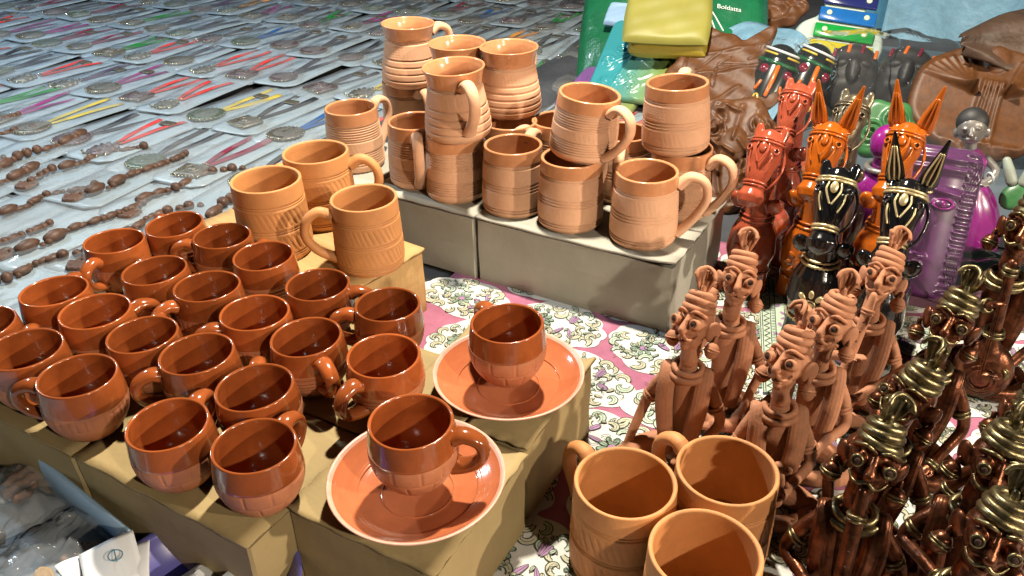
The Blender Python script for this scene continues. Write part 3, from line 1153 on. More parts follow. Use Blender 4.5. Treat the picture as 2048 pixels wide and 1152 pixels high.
GN = 'peach mugs stacked on the grey boxes'
ZN = H2 + .0863
for kind, sty, rim, az, lab, tilt, *zz in [
    ('straight', 'ribs', (-0.2193, 1.1023, 0.1792), 0.904, 'ribbed peach mug alone at the left end of the grey boxes', None),
    ('straight', 'ribs', (-0.1247, 1.0423, 0.1792), -1.431, 'ribbed peach mug with handle facing the viewer, left of the front stack', None),
    ('straight', 'hatch', (-0.1539, 1.2226, 0.1792), -1.004, 'peach mug under the tallest flared mug, mostly hidden', None),
    ('straight', 'ribs', (-0.0705, 0.9965, 0.1792), 1.364, 'ribbed peach mug carrying the front flared mug', None),
    ('straight', 'ribs', (0.0024, 1.0341, 0.1792), 1.174, 'ribbed peach mug carrying the right flared mug', None),
    ('straight', 'hatch', (0.0053, 0.9507, 0.1792), 1.066, 'single peach mug with open rim in front of the flared stacks', None),
    ('straight', 'hatch', (0.0743, 0.9067, 0.1792), 0.852, 'peach mug carrying the tilted ribbed mug', None),
    ('straight', 'ribs', (0.0672, 1.0337, 0.1792), -2.684, 'peach mug half hidden between the flared stack and the tilted mug', None),
    ('straight', 'hatch', (0.1462, 0.9847, 0.1792), -1.779, 'shaded peach mug behind the handle of the tilted mug', None),
    ('straight', 'hatch', (0.1571, 0.8606, 0.1792), -0.247, 'front peach mug at the box corner with its handle to the right', None),
    ('straight', 'ribs', (0.2114, 0.9301, 0.1792), -0.714, 'peach mug at the right end carrying the back upper mug', None),
    ('straight', 'ribs', (0.0875, 0.9171, 0.2540), -0.918, 'ribbed peach mug tilted on top of another, big handle to the right', (.03, .10), .86),
    ('straight', 'hatch', (0.2018, 0.9301, 0.2590), 1.208, 'hatched peach mug on the right stack with its handle behind', (-.02, -.05), .925),
    ('flared', 'rings', (-0.1447, 1.2073, 0.2667), 0.585, 'flared peach mug on the tall back stack against the jewellery packets', (0, .03)),
    ('flared', 'rings', (-0.0658, 1.0952, 0.2667), 1.418, 'flared peach mug half hidden behind the front flared mug', None),
    ('flared', 'plain', (0.0032, 1.0699, 0.2667), 1.086, 'flared peach mug on the right of the flared group', None),
    ('flared', 'rings', (-0.0628, 0.9901, 0.2667), -1.191, 'front flared peach mug with its strap handle to the right', (.02, -.03)),
    ('straight', 'ribs', (-0.0712, 1.1416, 0.1792), 1.869, 'peach mug hidden inside the stack under the half hidden flared mug', None),
]:
    mug(kind, sty, rim, az, lab, GN, tilt, *zz)


# ------------------------------------------------------------------ jewellery packets on the ground
CW, CL = 0.114, 0.290


def rounded(w, l, r, n=5):
    pts = []
    for cx, cy, a0 in ((w / 2 - r, r, -PI / 2), (w / 2 - r, l - r, 0), (-w / 2 + r, l - r, PI / 2), (-w / 2 + r, r, PI)):
        for k in range(n + 1):
            a = a0 + k / n * PI / 2
            pts.append((cx + r * math.cos(a), cy + r * math.sin(a)))
    return pts


def card_mesh(seed):
    R = random.Random(seed)
    a, b, c = (R.uniform(0, 6) for _ in range(3))
    mb = MB()

    def fn(u, v):
        # packet with rounded lower corners, slightly buckled
        hw = CW / 2
        y = CL * v
        if y < .016:
            hw -= .016 - math.sqrt(max(0, .016 ** 2 - (.016 - y) ** 2))
        x = (2 * u - 1) * hw
        z = .0015 + .0016 * math.sin(3.1 * u + a) * math.sin(4.2 * v + b) + .003 * max(0, v - .8) * math.sin(c) + .0025 * max(0, .12 - v) * 6 * math.sin(a)
        return (x, y, z)
    sheet(mb, 8, 18, fn, thick=.0012)
    return mb.mesh('card_backing', ['card'])


def sleeve_mesh(seed):
    R = random.Random(seed)
    a, b, c, d = (R.uniform(0, 6) for _ in range(4))
    mb = MB()

    def fn(u, v):
        hw = CW / 2 + .003
        y = -.006 + (CL + .012) * v
        if y < .014:
            hw -= .018 - math.sqrt(max(0, .018 ** 2 - (.014 - max(y, -.0039)) ** 2))
        x = (2 * u - 1) * hw
        e = min(1, 6 * u, 6 * (1 - u), 8 * v, 8 * (1 - v))
        hump = math.exp(-((y - .052) / .04) ** 2 - (x / .034) ** 2)
        z = .003 + e * (.002 + .0075 * hump + .0012 * math.sin(9 * u + 14 * v + a) + .0010 * math.sin(17 * v - 8 * u + b) + .0007 * math.sin(31 * u + 9 * v + c))
        return (x, y, z)
    sheet(mb, 16, 30, fn)
    return mb.mesh('plastic_sleeve', ['film'])


CARDS = [card_mesh(k) for k in range(4)]
SLEEVES = [sleeve_mesh(20 + k) for k in range(5)]


def pendant_mesh(shape, m):
    mb = MB()
    if shape == 'round':
        prof = [(.0005, .0055), (.006, .0054), (.008, .0042), (.010, .0052), (.015, .0048), (.017, .0036), (.020, .0052), (.024, .0046), (.0265, .0030), (.027, .0016), (.026, .0006), (.0005, .0005)]
        lathe(mb, prof, 48, lambda th, i, r, z: (.0010 * np.cos(24 * th) if .018 < r < .028 else 0 * th), None)
        for k in range(26):
            a = 2 * PI * k / 26
            ellipsoid(mb, (.0272 * math.cos(a), .0272 * math.sin(a), .0028), (.0017,) * 3, nu=6, nv=4, mi=1 if k in (17, 18, 19, 20, 21, 22) else 0)
    elif shape == 'square':
        bevel_box(mb, 0, 0, .0028, .046, .040, .0046, .0018)
        torus(mb, (0, 0, .0052), .013, .0018, n=24, k=6)
        ellipsoid(mb, (0, 0, .005), (.007, .007, .003), nu=12, nv=6)
        for k in range(8):
            ellipsoid(mb, (-.021 + .006 * k, -.0215, .003), (.0017,) * 3, nu=6, nv=4, mi=1)
        for k in range(7):
            for s in (-1, 1):
                ellipsoid(mb, (s * .0185, -.015 + .005 * k, .0052), (.0016,) * 3, nu=6, nv=4)
    else:
        def Rr(th):
            return .016 + .012 * max(0, math.cos(th + PI / 2)) + .002 * math.cos(9 * th)
        plaque(mb, Rr, lambda x, y: .0012 * math.sin(900 * math.hypot(x, y)), .0045, nth=45, nr=12)
        for k in range(5):
            a = -PI / 2 + (k - 2) * .38
            ellipsoid(mb, (.031 * math.cos(a), .031 * math.sin(a), .0025), (.0022,) * 3, nu=6, nv=4, mi=1)
    return mb.mesh('pendant', [m, 'bead_gold'])


PEND = {(s, m): pendant_mesh(s, m) for s in ('round', 'square', 'drop') for m in ('antique', 'antique_green', 'antique_plum')}


def strand_mesh(col, side, seed):
    R = random.Random(seed)
    mb = MB()
    x1 = side * R.uniform(.018, .030)
    bow = R.uniform(-.006, .008) * side
    ymax = R.uniform(.205, .245)
    w = R.uniform(.0062, .0092)

    def fn(u, v):
        y = .078 + (ymax - .078) * v
        x = side * .004 + (x1 - side * .004) * v + bow * math.sin(PI * v) + (2 * u - 1) * w * (.55 + .45 * min(1, 3 * v))
        return (x, y, .0042 + .0014 * math.sin(6 * v + seed) * v + .0008 * math.sin(2 * PI * u))
    sheet(mb, 3, 14, fn, thick=.0006)
    return mb.mesh('ribbon_strand', ['rib_' + col])


STR = {}
for k, col in enumerate(RIB):
    for s in (-1, 1):
        for q in range(2):
            STR[(col, s, q)] = strand_mesh(col, s, 10 * k + s + 3 * q)


def toggle_mesh():
    mb = MB()
    ellipsoid(mb, (-.0045, .080, .006), (.0028,) * 3, nu=10, nv=6)
    ellipsoid(mb, (.0045, .080, .006), (.0028,) * 3, nu=10, nv=6)
    return mb.mesh('bead_pair', ['bead_gold'])


TOG = toggle_mesh()
mb = MB()
bevel_box(mb, 0, .190, .0055, .030, .020, .003, .0012)
LINK_ = mb.mesh('clasp_plate', ['antique'])


def bead_string(seed, kind):
    """loop of turned wooden beads, as one string"""
    R = random.Random(seed)
    mb = MB()
    pts = smooth_path([(.002, .032), (.022, .068), (.012, .115), (.024, .165), (.030, .215), (.024, .240)] if seed % 2 else [(-.002, .032), (-.016, .075), (-.004, .120), (-.016, .165), (.008, .210), (.026, .235)], 90)
    acc = 0
    last = pts[0]
    nxt = 0
    for p in pts:
        acc += math.hypot(*(p - last))
        last = p
        if acc >= nxt:
            r = R.choice((.0042, .0048, .0056, .0062, .0078)) if kind == 0 else R.choice((.0042, .0056, .0085))
            ellipsoid(mb, (p[0], p[1], .003 + r), (r * R.uniform(.95, 1.15), r * R.choice((1.0, 1.1, 2.2)), r), nu=9, nv=6)
            acc = 0
            nxt = r * 1.9
    return mb.mesh('bead_string', ['wood_bead'])


BEADS = [bead_string(k, k % 2) for k in range(4)]
mb = MB()
plaque(mb, lambda th: .013 + .009 * max(0, math.cos(th + PI / 2)) + .0012 * math.cos(7 * th), lambda x, y: .0012 * math.sin(700 * x), .0055, nth=40, nr=10)
WPEND = mb.mesh('wooden_pendant', ['wood_bead'])

ORD = ['first', 'second', 'third', 'fourth', 'fifth', 'sixth', 'seventh', 'eighth', 'ninth', 'tenth', 'eleventh', 'twelfth', 'thirteenth', 'fourteenth', 'fifteenth', 'sixteenth', 'seventeenth', 'eighteenth', 'nineteenth', 'twentieth',
       'twenty-first', 'twenty-second', 'twenty-third', 'twenty-fourth', 'twenty-fifth', 'twenty-sixth', 'twenty-seventh', 'twenty-eighth']
NEAR = ['black', 'black', 'red', 'maroon', 'green', 'blue', 'violet', 'grey', 'red', 'orange', 'yellow', 'magenta', 'black']
FARC = ['black', 'grey', 'grey', 'violet', 'black', 'blue', 'grey', 'orange', 'magenta', 'green', 'black', 'maroon']
# rows: distance t, from s0 to s1, kind; the last value nudges the columns
ROWS = [(.365, -1.4, -.78, 'beads', .02), (.515, -1.8, -.70, 'beads', .05), (.655, -2.1, -.82, 'beads', .00), (.812, -2.4, -.74, 'ribbons', .018), (1.020, -2.9, -.58, 'ribbons', .045),
        (1.250, -3.2, -.52, 'ribbons', .01), (1.470, -3.5, -.56, 'ribbons', .06), (1.690, -3.7, -.66, 'ribbons', .03), (1.91, -3.9, -.76, 'ribbons', .0), (2.14, -3.9, -.86, 'far', .05),
        (2.37, -3.9, -.92, 'far', .02), (2.61, -3.9, -.96, 'far', .05), (2.85, -3.9, -1.0, 'far', .01)]
FIX = {(3, -1.325): ('red', 'drop', 'antique_plum'), (3, -1.222): ('black', 'round', 'antique_green'), (3, -1.119): ('maroon', 'square', 'antique')}
rc = random.Random(21)
cam_loc = Vector((0, 0, .5555))


def in_view(x, y, mrg=40):
    q = Vector((x, y, 0)) - cam_loc
    d = q.dot(_f)
    if d < .05:
        return False
    u, v = 1024 + 1629.8 * q.dot(_rt) / d, 576 - 1629.8 * q.dot(_up) / d
    return -mrg < u < 2048 + mrg and -mrg * 1.5 < v < 1152 + mrg


for ri, (t0, sa, sb, kind, off) in enumerate(ROWS):
    cols = []
    s_ = sb - off
    while s_ > sa:
        cols.append(s_)
        s_ -= (CW - .003) * (1.08 if kind == 'beads' else 1)
    vis = []
    for s_ in cols:
        if any(in_view(*st(s_ + dx, t0 + dy)) for dx in (-.04, .04) for dy in (0, .13, .25)):
            vis.append(s_)
    for ci, s_ in enumerate(vis):
        jt = rc.uniform(-.020, .020)
        x, y = st(s_ + rc.uniform(-.003, .003), t0 + jt)
        seed = ri * 40 + ci
        zr = -.003 + .0022 * (ci % 2)
        rot = Euler((-.016, rc.uniform(-.006, .006), ROW + rc.uniform(-.12, .12)))
        if kind == 'beads':
            lab = f'clear packet with a brown wooden bead necklace, {ORD[ci]} from the boxes in the {("nearest", "second", "third")[ri]} row'
            grp = 'packets of wooden bead necklaces'
        elif kind == 'ribbons':
            col = (NEAR if ri < 6 else FARC)[rc.randrange(12)]
            shp = rc.choice(('round', 'round', 'square', 'drop'))
            met = rc.choice(('antique', 'antique_green', 'antique_plum'))
            for (fr, fs), val in FIX.items():
                if fr == ri and abs(fs - s_) < .052:
                    col, shp, met = val
            name = {'round': 'round', 'square': 'square', 'drop': 'drop-shaped'}[shp]
            lab = f'{col} ribbon necklace, {name} pendant, {ORD[ci]} from the right in packet row {ORD[ri]} from front'
            grp = 'packets of ribbon necklaces'
        else:
            col = FARC[rc.randrange(12)]
            shp = rc.choice(('round', 'square', 'drop'))
            met = rc.choice(('antique', 'antique_plum'))
            lab = f'dim packet with a {col} ribbon necklace, {ORD[ci]} from the right in row {ORD[ri]} from front'
            grp = 'packets of ribbon necklaces'
        t = thing('necklace_packet', lab, 'packet', (x, y, zr + .010), rot, grp, scale=(1.1, 1, 1) if kind == 'beads' else None)
        link('card_backing', CARDS[seed % 4], t)
        link('plastic_sleeve', SLEEVES[seed % 5], t)
        if kind == 'beads':
            link('bead_string', BEADS[seed % 4], t, (rc.uniform(-.006, .006), 0, 0), (0, 0, rc.uniform(-.05, .05)))
            link('wooden_pendant', WPEND, t, (0, .026, .003))
        else:
            link('pendant', PEND[(shp, met)], t, (rc.uniform(-.004, .004), .051, .003), (0, 0, rc.uniform(-.25, .25)), rc.uniform(1.08, 1.32))
            q = rc.randrange(2)
            for s in (-1, 1):
                link('ribbon_strand', STR[(col, s, q)], t)
            link('bead_pair', TOG, t)
            if rc.random() < .6:
                link('clasp_plate', LINK_, t, (rc.uniform(-.006, .006), rc.uniform(-.03, .02), 0), (0, 0, rc.uniform(-.04, .04)))


# ------------------------------------------------------------------ blue tray, bowl and slips of paper in the front left corner
tc_ = (-0.3123, 0.4622, 0.0500)
td = math.atan2(.131, -.170)          # direction of its long side, running back to the left
t = thing('display_tray', 'pale blue shallow tray full of clear packets at the lower left corner', 'tray', (tc_[0], tc_[1], 0), (0, 0, td - PI / 2))
# local: y runs along the long side to the back left, x towards the boxes is 0, viewer side is negative x
LX, LY, TH = .26, .40, .05
mb = MB()
bevel_box(mb, -LX / 2, LY / 2, .0035, LX - .004, LY - .004, .004, .001)
part('tray_floor', mb, 'tray_grey', t)
for nm, (cx, cy, sx, sy) in {'r': (-.002, LY / 2, .004, LY), 'l': (-LX + .002, LY / 2, .004, LY), 'n': (-LX / 2, .002, LX - .0085, .004), 'f': (-LX / 2, LY - .002, LX - .0085, .004)}.items():
    mb = MB()
    bevel_box(mb, cx, cy, TH / 2, sx, sy, TH, .0012)
    part('tray_side', mb, 'tray_blue', t)
tmat = Matrix.Translation((tc_[0], tc_[1], 0)) @ Matrix.Rotation(td - PI / 2, 4, 'Z')


def pouch_mesh(seed, w=.085, l=.10, h=.016, film_='film_grey'):
    R = random.Random(seed)
    ph = [R.uniform(0, 6) for _ in range(8)]
    mb = MB()

    def fn(u, v):
        x, y = (2 * u - 1), (2 * v - 1)
        e = max(0, (1 - x ** 4) * (1 - y ** 4))
        z = h * e ** .6 + .0018 * math.sin(7 * x + 5 * y + ph[0]) * e + .0014 * math.sin(13 * y - 6 * x + ph[1]) * e + .0010 * math.sin(19 * x + 15 * y + ph[2])
        return (x * w / 2 + .004 * math.sin(4 * y + ph[3]), y * l / 2 + .004 * math.sin(5 * x + ph[4]), z + .003)
    sheet(mb, 30, 30, fn)
    return mb.mesh('pouch_film', [film_])


POU = [pouch_mesh(k) for k in range(4)]
mb = MB()
plaque(mb, lambda th: .017 + .003 * math.cos(2 * th) + .0012 * math.cos(9 * th), lambda x, y: .0022 * math.sin(420 * x) * math.cos(380 * y), .008, nth=40, nr=12)
SEED_ = mb.mesh('clay_bead', ['seed_brown'])
mb = MB()
plaque(mb, lambda th: .012 + .002 * math.cos(3 * th), lambda x, y: .0015 * math.sin(500 * y), .006, nth=30, nr=8)
SEED2 = mb.mesh('clay_bead', ['kraft_warm'])
pk = 0
for j in range(4):
    for i_ in range(3):
        lx, ly = -.045 - .082 * i_ + rc.uniform(-.006, .006), .055 + .095 * j + rc.uniform(-.008, .008)
        w = tmat @ Vector((lx, ly, .008 + .004 * ((i_ + j) % 2)))
        t = thing('clear_pouch', f'clear pouch of brown beads in the blue tray, {("box side", "middle", "far side")[i_]}, {ORD[j]} from near', 'pouch', w, (rc.uniform(-.1, .1), rc.uniform(-.1, .1), rc.uniform(0, 6)), 'clear pouches in the blue tray')
        link('pouch_film', POU[pk % 4], t)
        for q in range(2):
            link('clay_bead', (SEED_, SEED2)[(pk + q) % 3 == 0], t, (rc.uniform(-.022, .022), -.022 + .042 * q + rc.uniform(-.006, .006), .003), (rc.uniform(-.3, .3), rc.uniform(-.3, .3), rc.uniform(0, 6)))
        pk += 1

bc = (-0.2464, 0.4135, 0.0350)
mb = MB()
prof = spline_prof([(.0005, .002), (.040, .002), (.058, .010), (.070, .024), (.0765, .036)], 30)
prof += [(.0785, .0372), (.0790, .0362), (.0775, .0352)][::-1]
prof += spline_prof([(.0745, .036), (.068, .026), (.056, .0135), (.040, .0060), (.0005, .0055)], 24)
lathe(mb, prof, 72)
thing('plastic_bowl', 'violet blue plastic bowl at the bottom edge holding crumpled white paper', 'bowl', (bc[0], bc[1], 0), me=mb.mesh('plastic_bowl', ['bowl_violet']))


def crumple(seed, r):
    R = random.Random(seed)
    bm = bmesh.new()
    bmesh.ops.create_icosphere(bm, subdivisions=4, radius=1)
    dirs = [(Vector((R.gauss(0, 1), R.gauss(0, 1), R.gauss(0, 1))).normalized(), R.uniform(.5, .95)) for _ in range(26)]
    for v in bm.verts:
        k = 1
        for d, c in dirs:
            q = v.co.dot(d)
            if q > c * k:
                k = min(k, c / max(q, .01))
        v.co = v.co * k * r
        v.co.z *= .62
    me = bpy.data.meshes.new('crumpled_paper')
    bm.to_mesh(me)
    bm.free()
    me.materials.append(M['paper'])
    return me


for k, (px_, lab) in enumerate([((-0.2564, 0.4221, 0.0420), 'crumpled white paper in the violet bowl, the left wad'), ((-0.2214, 0.4183, 0.0420), 'crumpled white paper in the violet bowl, the right wad')]):
    thing('paper_wad', lab, 'paper', (px_[0], px_[1], .024), (0, 0, k * 2.0), 'paper wads in the violet bowl', crumple(k + 5, .027))


def paper_slip(label, pos, rot, w, l, seed, mark=False):
    R = random.Random(seed)
    a, b = R.uniform(0, 6), R.uniform(0, 6)
    mb = MB()
    sheet(mb, 10, 10, lambda u, v: ((u - .5) * w, (v - .5) * l, .006 * math.sin(2.2 * u + a) * math.sin(1.8 * v + b)), thick=.0004)
    o = thing('paper_slip', label, 'paper', pos, rot, 'white paper slips between tray and bowl', mb.mesh('paper_slip', ['paper']))
    if mark:
        mb = MB()
        torus(mb, (.004, .002, .004), .005, .0004, n=24, k=5)
        tube(mb, [(.004, -.004, .004), (.004, .008, .004)], .0004, 5)
        part('ink_mark', mb, 'ink', o)
    return o


q1 = (-0.3111, 0.4238, 0.0520)
paper_slip('white paper slip with a small inked ring, lying over the tray rim', (q1[0], q1[1], .056), (.16, .10, .55), .040, .038, 2, True)
q2 = (-0.2933, 0.4277, 0.0450)
paper_slip('narrow white paper slip standing between the tray and the violet bowl', (q2[0], q2[1], .048), (.5, -.2, .15), .018, .034, 5)
q3 = (-0.3341, 0.4224, 0.0500)
paper_slip('torn white paper slip at the bottom edge inside the tray', (q3[0], q3[1], .053), (.1, .2, 1.0), .030, .02, 8)


# ------------------------------------------------------------------ seated musician figurines
def loc(Mx, p):
    return Mx @ Vector(p)


TUFTS = {}


def tuft_mesh(m):
    if m in TUFTS:
        return TUFTS[m]
    mb = MB()

    def fn(u, v):
        a = (2 * u - 1)
        w = .0030 + .0082 * v ** .8
        rise = .024 * v - .004 * a * a * v
        y = -.004 * v - .0045 * a * a * v + .003 * v * v + .0009 * math.cos(a * 3.2 * PI) * min(1, v * 2)
        return (w * a, y, rise)
    sheet(mb, 18, 10, fn, thick=.0042)
    tube(mb, smooth_path([(-.0108, -.0105, .017), (-.0085, -.0075, .0225), (0, -.0035, .0258), (.0085, -.0075, .0225), (.0108, -.0105, .017)], 16), .0023, 8)
    tube(mb, [(0, 0, -.004), (0, 0, .006)], .0038, 10)
    TUFTS[m] = mb.mesh('turban_tuft', [m])
    return TUFTS[m]


def coil_mesh(seed, R_, r_, m):
    Rn = random.Random(seed)
    mb = MB()
    a = Rn.uniform(0, 6)
    n, k = 40, 9
    V, F = [], []
    for i in range(n):
        th = 2 * PI * i / n
        for j in range(k):
            ph = 2 * PI * j / k
            q = R_ * (1 + .03 * math.sin(2 * th + a)) + r_ * math.cos(ph)
            V.append((q * math.cos(th), q * math.sin(th), r_ * math.sin(ph) * 1.02 + .0007 * math.sin(th + a)))
    for i in range(n):
        for j in range(k):
            F.append((i * k + j, ((i + 1) % n) * k + j, ((i + 1) % n) * k + (j + 1) % k, i * k + (j + 1) % k))
    mb.add(V, F)
    return mb.mesh('coil', [m])


COILS = {}
for mm in ('clay', 'brass'):
    COILS[mm] = [coil_mesh(1, .0140, .0036, mm), coil_mesh(2, .0130, .0036, mm), coil_mesh(3, .0112, .0034, mm)]
EYE = {}
for mm in ('clay', 'brass'):
    mb = MB()
    torus(mb, (0, 0, 0), .0034, .0014, n=22, k=8)
    e_ = mb.mesh('eye', [mm])
    mb = MB()
    lathe(mb, [(.0005, .0004), (.0021, .0004), (.0022, -.0010)], 18, axis_closed=(True, False))
    
    EYE[mm] = (e_, mb.mesh('eye_hole_shade', ['hole_shade']))  # dark disc stands in for the shade of the hollow eye
EARRING = {}
for mm, b_ in (('clay', 'clay'), ('copper', 'copper')):
    mb = MB()
    ellipsoid(mb, (0, 0, 0), (.0074, .0074, .0080), nu=18, nv=12)
    for z in (-.0012, .0012):
        torus(mb, (0, 0, z), .0074, .0009, n=22, k=6, mi=1)
    tube(mb, [(0, 0, .006), (0, .0, .012)], .0022, 7)
    EARRING[mm] = mb.mesh('earring', [b_, 'brass' if mm == 'copper' else 'clay'])


def head_mesh(m, seed):
    R = random.Random(seed)
    mb = MB()
    ellipsoid(mb, (0, .001, .0245), (.0185, .0165, .0175), nu=22, nv=14)
    ellipsoid(mb, (0, -.005, .0085), (.0118, .0115, .0105), nu=18, nv=12)
    ellipsoid(mb, (0, -.0055, .016), (.0155, .0118, .0115), nu=18, nv=12)
    for s in (-1, 1):
        tube(mb, [(s * .0085, -.008, .0215), (s * .0112, -.0178, .0225)], [.0068, .0050], 14)
        tube(mb, smooth_path([(s * .002, -.0155, .031), (s * .009, -.0175, .0335), (s * .0165, -.0095, .030)], 8), .0019, 8)
        ellipsoid(mb, (s * .0205, .002, .0185), (.0036, .0082, .0105), rot=(0, s * .25, s * -.5), nu=14, nv=10)
        tube(mb, smooth_path([(s * .0008, -.0192, .0095), (s * .006, -.0195, .0072), (s * .0105, -.0155, .0085), (s * .0135, -.0135, .0125)], 10), [.0021 - .00012 * i for i in range(11)], 8)
    tube(mb, [(0, -.0135, .031), (0, -.0185, .0225), (0, -.0225, .0145)], [.0022, .0030, .0046], 12)
    tube(mb, [(-.0035, -.0165, .0045), (.0035, -.0165, .0045)], .0018, 8)
    ellipsoid(mb, (0, -.012, .0005), (.0048, .0045, .0042), nu=12, nv=8)
    tube(mb, [(0, .001, .012), (0, .002, -.012)], [.0100, .0098], 14)
    return remeshed(mb, .0009, [m], 'head', 3)


HEADS = {m_: head_mesh(m_, 1) for m_ in ('clay', 'copper')}


def hand(mb, p, d, side, r=.0052):
    """palm, four bent fingers and a thumb, pointing along d"""
    p, d = Vector(p), Vector(d).normalized()
    sx = d.cross(Vector((0, 0, 1)))
    sx = sx.normalized() if sx.length > .1 else Vector((1, 0, 0))
    up = sx.cross(d)
    tube(mb, [p - d * .003, p + d * .004, p + d * .009], [r * .85, r * 1.15, r], 10, flat=.62, up=tuple(up))
    for k in range(4):
        o = (k - 1.5) * .0027
        L = (.0085, .0105, .0100, .0075)[k]
        q = p + d * .009 + sx * o
        tube(mb, [q, q + d * L * .55 + up * .0003, q + d * L - up * .0022], [.0018, .0016, .0013], 7)
    q = p + d * .002 + sx * (side * .0045)
    tube(mb, [q, q + d * .005 + sx * (side * .0042), q + d * .0105 + sx * (side * .0040) - up * .001], [.0021, .0018, .0014], 7)


def figurine(label, base, yaw, metal, head=(0, 18, 0), arms=None, tool=None, seed=0, scale=1.0, lean=(0, 0), shawl=(1, -1), group=None, legs=True):
    skin = 'copper' if metal else 'clay'
    trim = 'brass' if metal else 'clay'
    t = thing('musician_figurine', label, 'figurine', base, (math.radians(lean[0]), math.radians(lean[1]), math.radians(yaw)), group, scale=scale)
    mb = MB()
    tube(mb, smooth_path([(0, 0, .006), (0, .001, .035), (0, 0, .07), (0, 0, .098), (0, 0, .112)], 16),
         np.interp(np.linspace(0, 1, 17), [0, .3, .6, .82, 1], [.0215, .0160, .0175, .0185, .0120]).tolist(), 22, flat=.70, up=(0, 1, 0))
    tube(mb, [(-.0215, 0, .1010), (0, 0, .106), (.0215, 0, .1010)], [.0080, .0100, .0080], 14)
    tube(mb, [(0, .0005, .104), (0, .0015, .125), (0, .001, .142)], [.0112, .0096, .0094], 14)
    arms = arms or [((-.040, -.004, .062), (-.014, -.036, .040), (.8, -.4, .0)), ((.040, -.004, .062), (.014, -.036, .046), (-.8, -.4, .1))]
    for s, (el, ha, hd) in zip((-1, 1), arms):
        pts = smooth_path([(s * .0225, 0, .1010), ((s * .023 + el[0]) / 2 + s * .003, el[1] * .5, (.1 + el[2]) / 2 + .002), el, tuple((np.array(el) + np.array(ha)) / 2), ha], 18)
        tube(mb, pts, np.interp(np.linspace(0, 1, 19), [0, .25, .5, .8, 1], [.0080, .0070, .0062, .0056, .0046]).tolist(), 12)
        hand(mb, ha, hd, -s)
    if legs:
        for s in (-1, 1):
            pts = smooth_path([(s * .014, .004, .014), (s * .040, -.012, .0125), (s * .050, -.028, .0115), (s * .030, -.043, .010), (s * -.006, -.046 - .006 * s, .0095 + .003 * (s > 0))], 20)
            tube(mb, pts, np.interp(np.linspace(0, 1, 21), [0, .4, .6, 1], [.0140, .0118, .0102, .0076]).tolist(), 14)
            tube(mb, [(s * -.006, -.046 - .006 * s, .0095), (s * -.022, -.047 - .004 * s, .0085)], [.0075, .0060], 10, flat=.75, up=(0, 0, 1))
    link('body', remeshed(mb, .0011, [skin], 'body', 4), t)
    # head and what sits on it
    hx, hy, hz = (math.radians(a) for a in head)
    H = Matrix.Translation((0, .001, .1375)) @ Matrix.Rotation(hx, 4, 'Z') @ Matrix.Rotation(-hy - .13, 4, 'X') @ Matrix.Rotation(hz, 4, 'Y') @ Matrix.Diagonal((1.08, 1.08, 1.08, 1))
    hd_ = link('head', HEADS[skin], t)
    hd_.matrix_local = H
    for s in (-1, 1):
        e, pu = EYE[trim]
        o = link('eye', e, hd_, (s * .0116, -.0226, .0228), (PI / 2, 0, s * .22))
        link('eye_hole_shade', pu, hd_, (s * .0116, -.0246, .0228), (PI / 2, 0, s * .22))
        o = link('earring', EARRING[skin], hd_, (s * .0238, .001, .0025), (0, s * .15, seed))
    if metal:
        mb = MB()
        for s in (-1, 1):
            tube(mb, smooth_path([(s * .0008, -.0206, .0102), (s * .006, -.0210, .0078), (s * .0108, -.0172, .0090), (s * .0138, -.0150, .0130)], 10), [.0017 - .0001 * i for i in range(11)], 7)
        part('moustache', mb, 'brass', hd_)
        mb = MB()
        for s in (-1, 1):
            tube(mb, smooth_path([(s * .003, -.0172, .0322), (s * .009, -.0192, .0345), (s * .0160, -.0120, .0320)], 8), .0013, 7)
        part('eyebrow', mb, 'brass', hd_)
    tb = MB()
    ellipsoid(tb, (0, 0, .038), (.0145, .0140, .0130), nu=18, nv=10)
    tur = part('turban', tb, trim, t)
    tur.matrix_local = H
    for k, (cm, z) in enumerate(zip(COILS[trim], (.0362, .0422, .0480))):
        link('coil', cm, tur, (0, .0005 * k, z), (.05 * math.sin(seed + k), .05 * math.cos(seed + 2 * k), seed + k * 2.0))
    o = link('turban_tuft', tuft_mesh(trim), t)
    o.matrix_local = H @ Matrix.Translation((0, 0, .0495)) @ Matrix.Diagonal((.88, .9, .92, 1)) @ Matrix.Rotation(.5 * math.sin(seed * 1.7), 4, 'Z')
    # necklace coils
    for k, (R_, z, r_) in enumerate(((.0150, .1150, .0034), (.0185, .1098, .0037))):
        mb = MB()
        torus(mb, (0, 0, 0), R_, r_, sx=1.05, sy=.86, n=36, k=9)
        part('necklace_coil', mb, trim, t, loc=(0, -.001, z), rot=(.22, .03 * (-1) ** k, 0))
    # ribbed shawl ends
    for s in shawl:
        mb = MB()
        pts = smooth_path([(s * .011, -.0225, .022), (s * .0155, -.0220, .050), (s * .0195, -.0195, .078), (s * .0205, -.0125, .102), (s * .0205, .001, .1135), (s * .019, .013, .100), (s * .017, .0155, .065), (s * .015, .0165, .040)], 34)
        up = [(0, -1, .0)] * 14 + [(0, -.6, .8)] * 4 + [(0, 0, 1)] * 4 + [(0, 1, .4)] * 13
        tube(mb, pts, [.0078 + .0022 * math.sin(PI * min(1, i / 22)) for i in range(35)], 40, flat=.42, up=lambda i: up[min(i, 34)], ridges=14, ridge=.055)
        part('shawl', mb, skin, t)
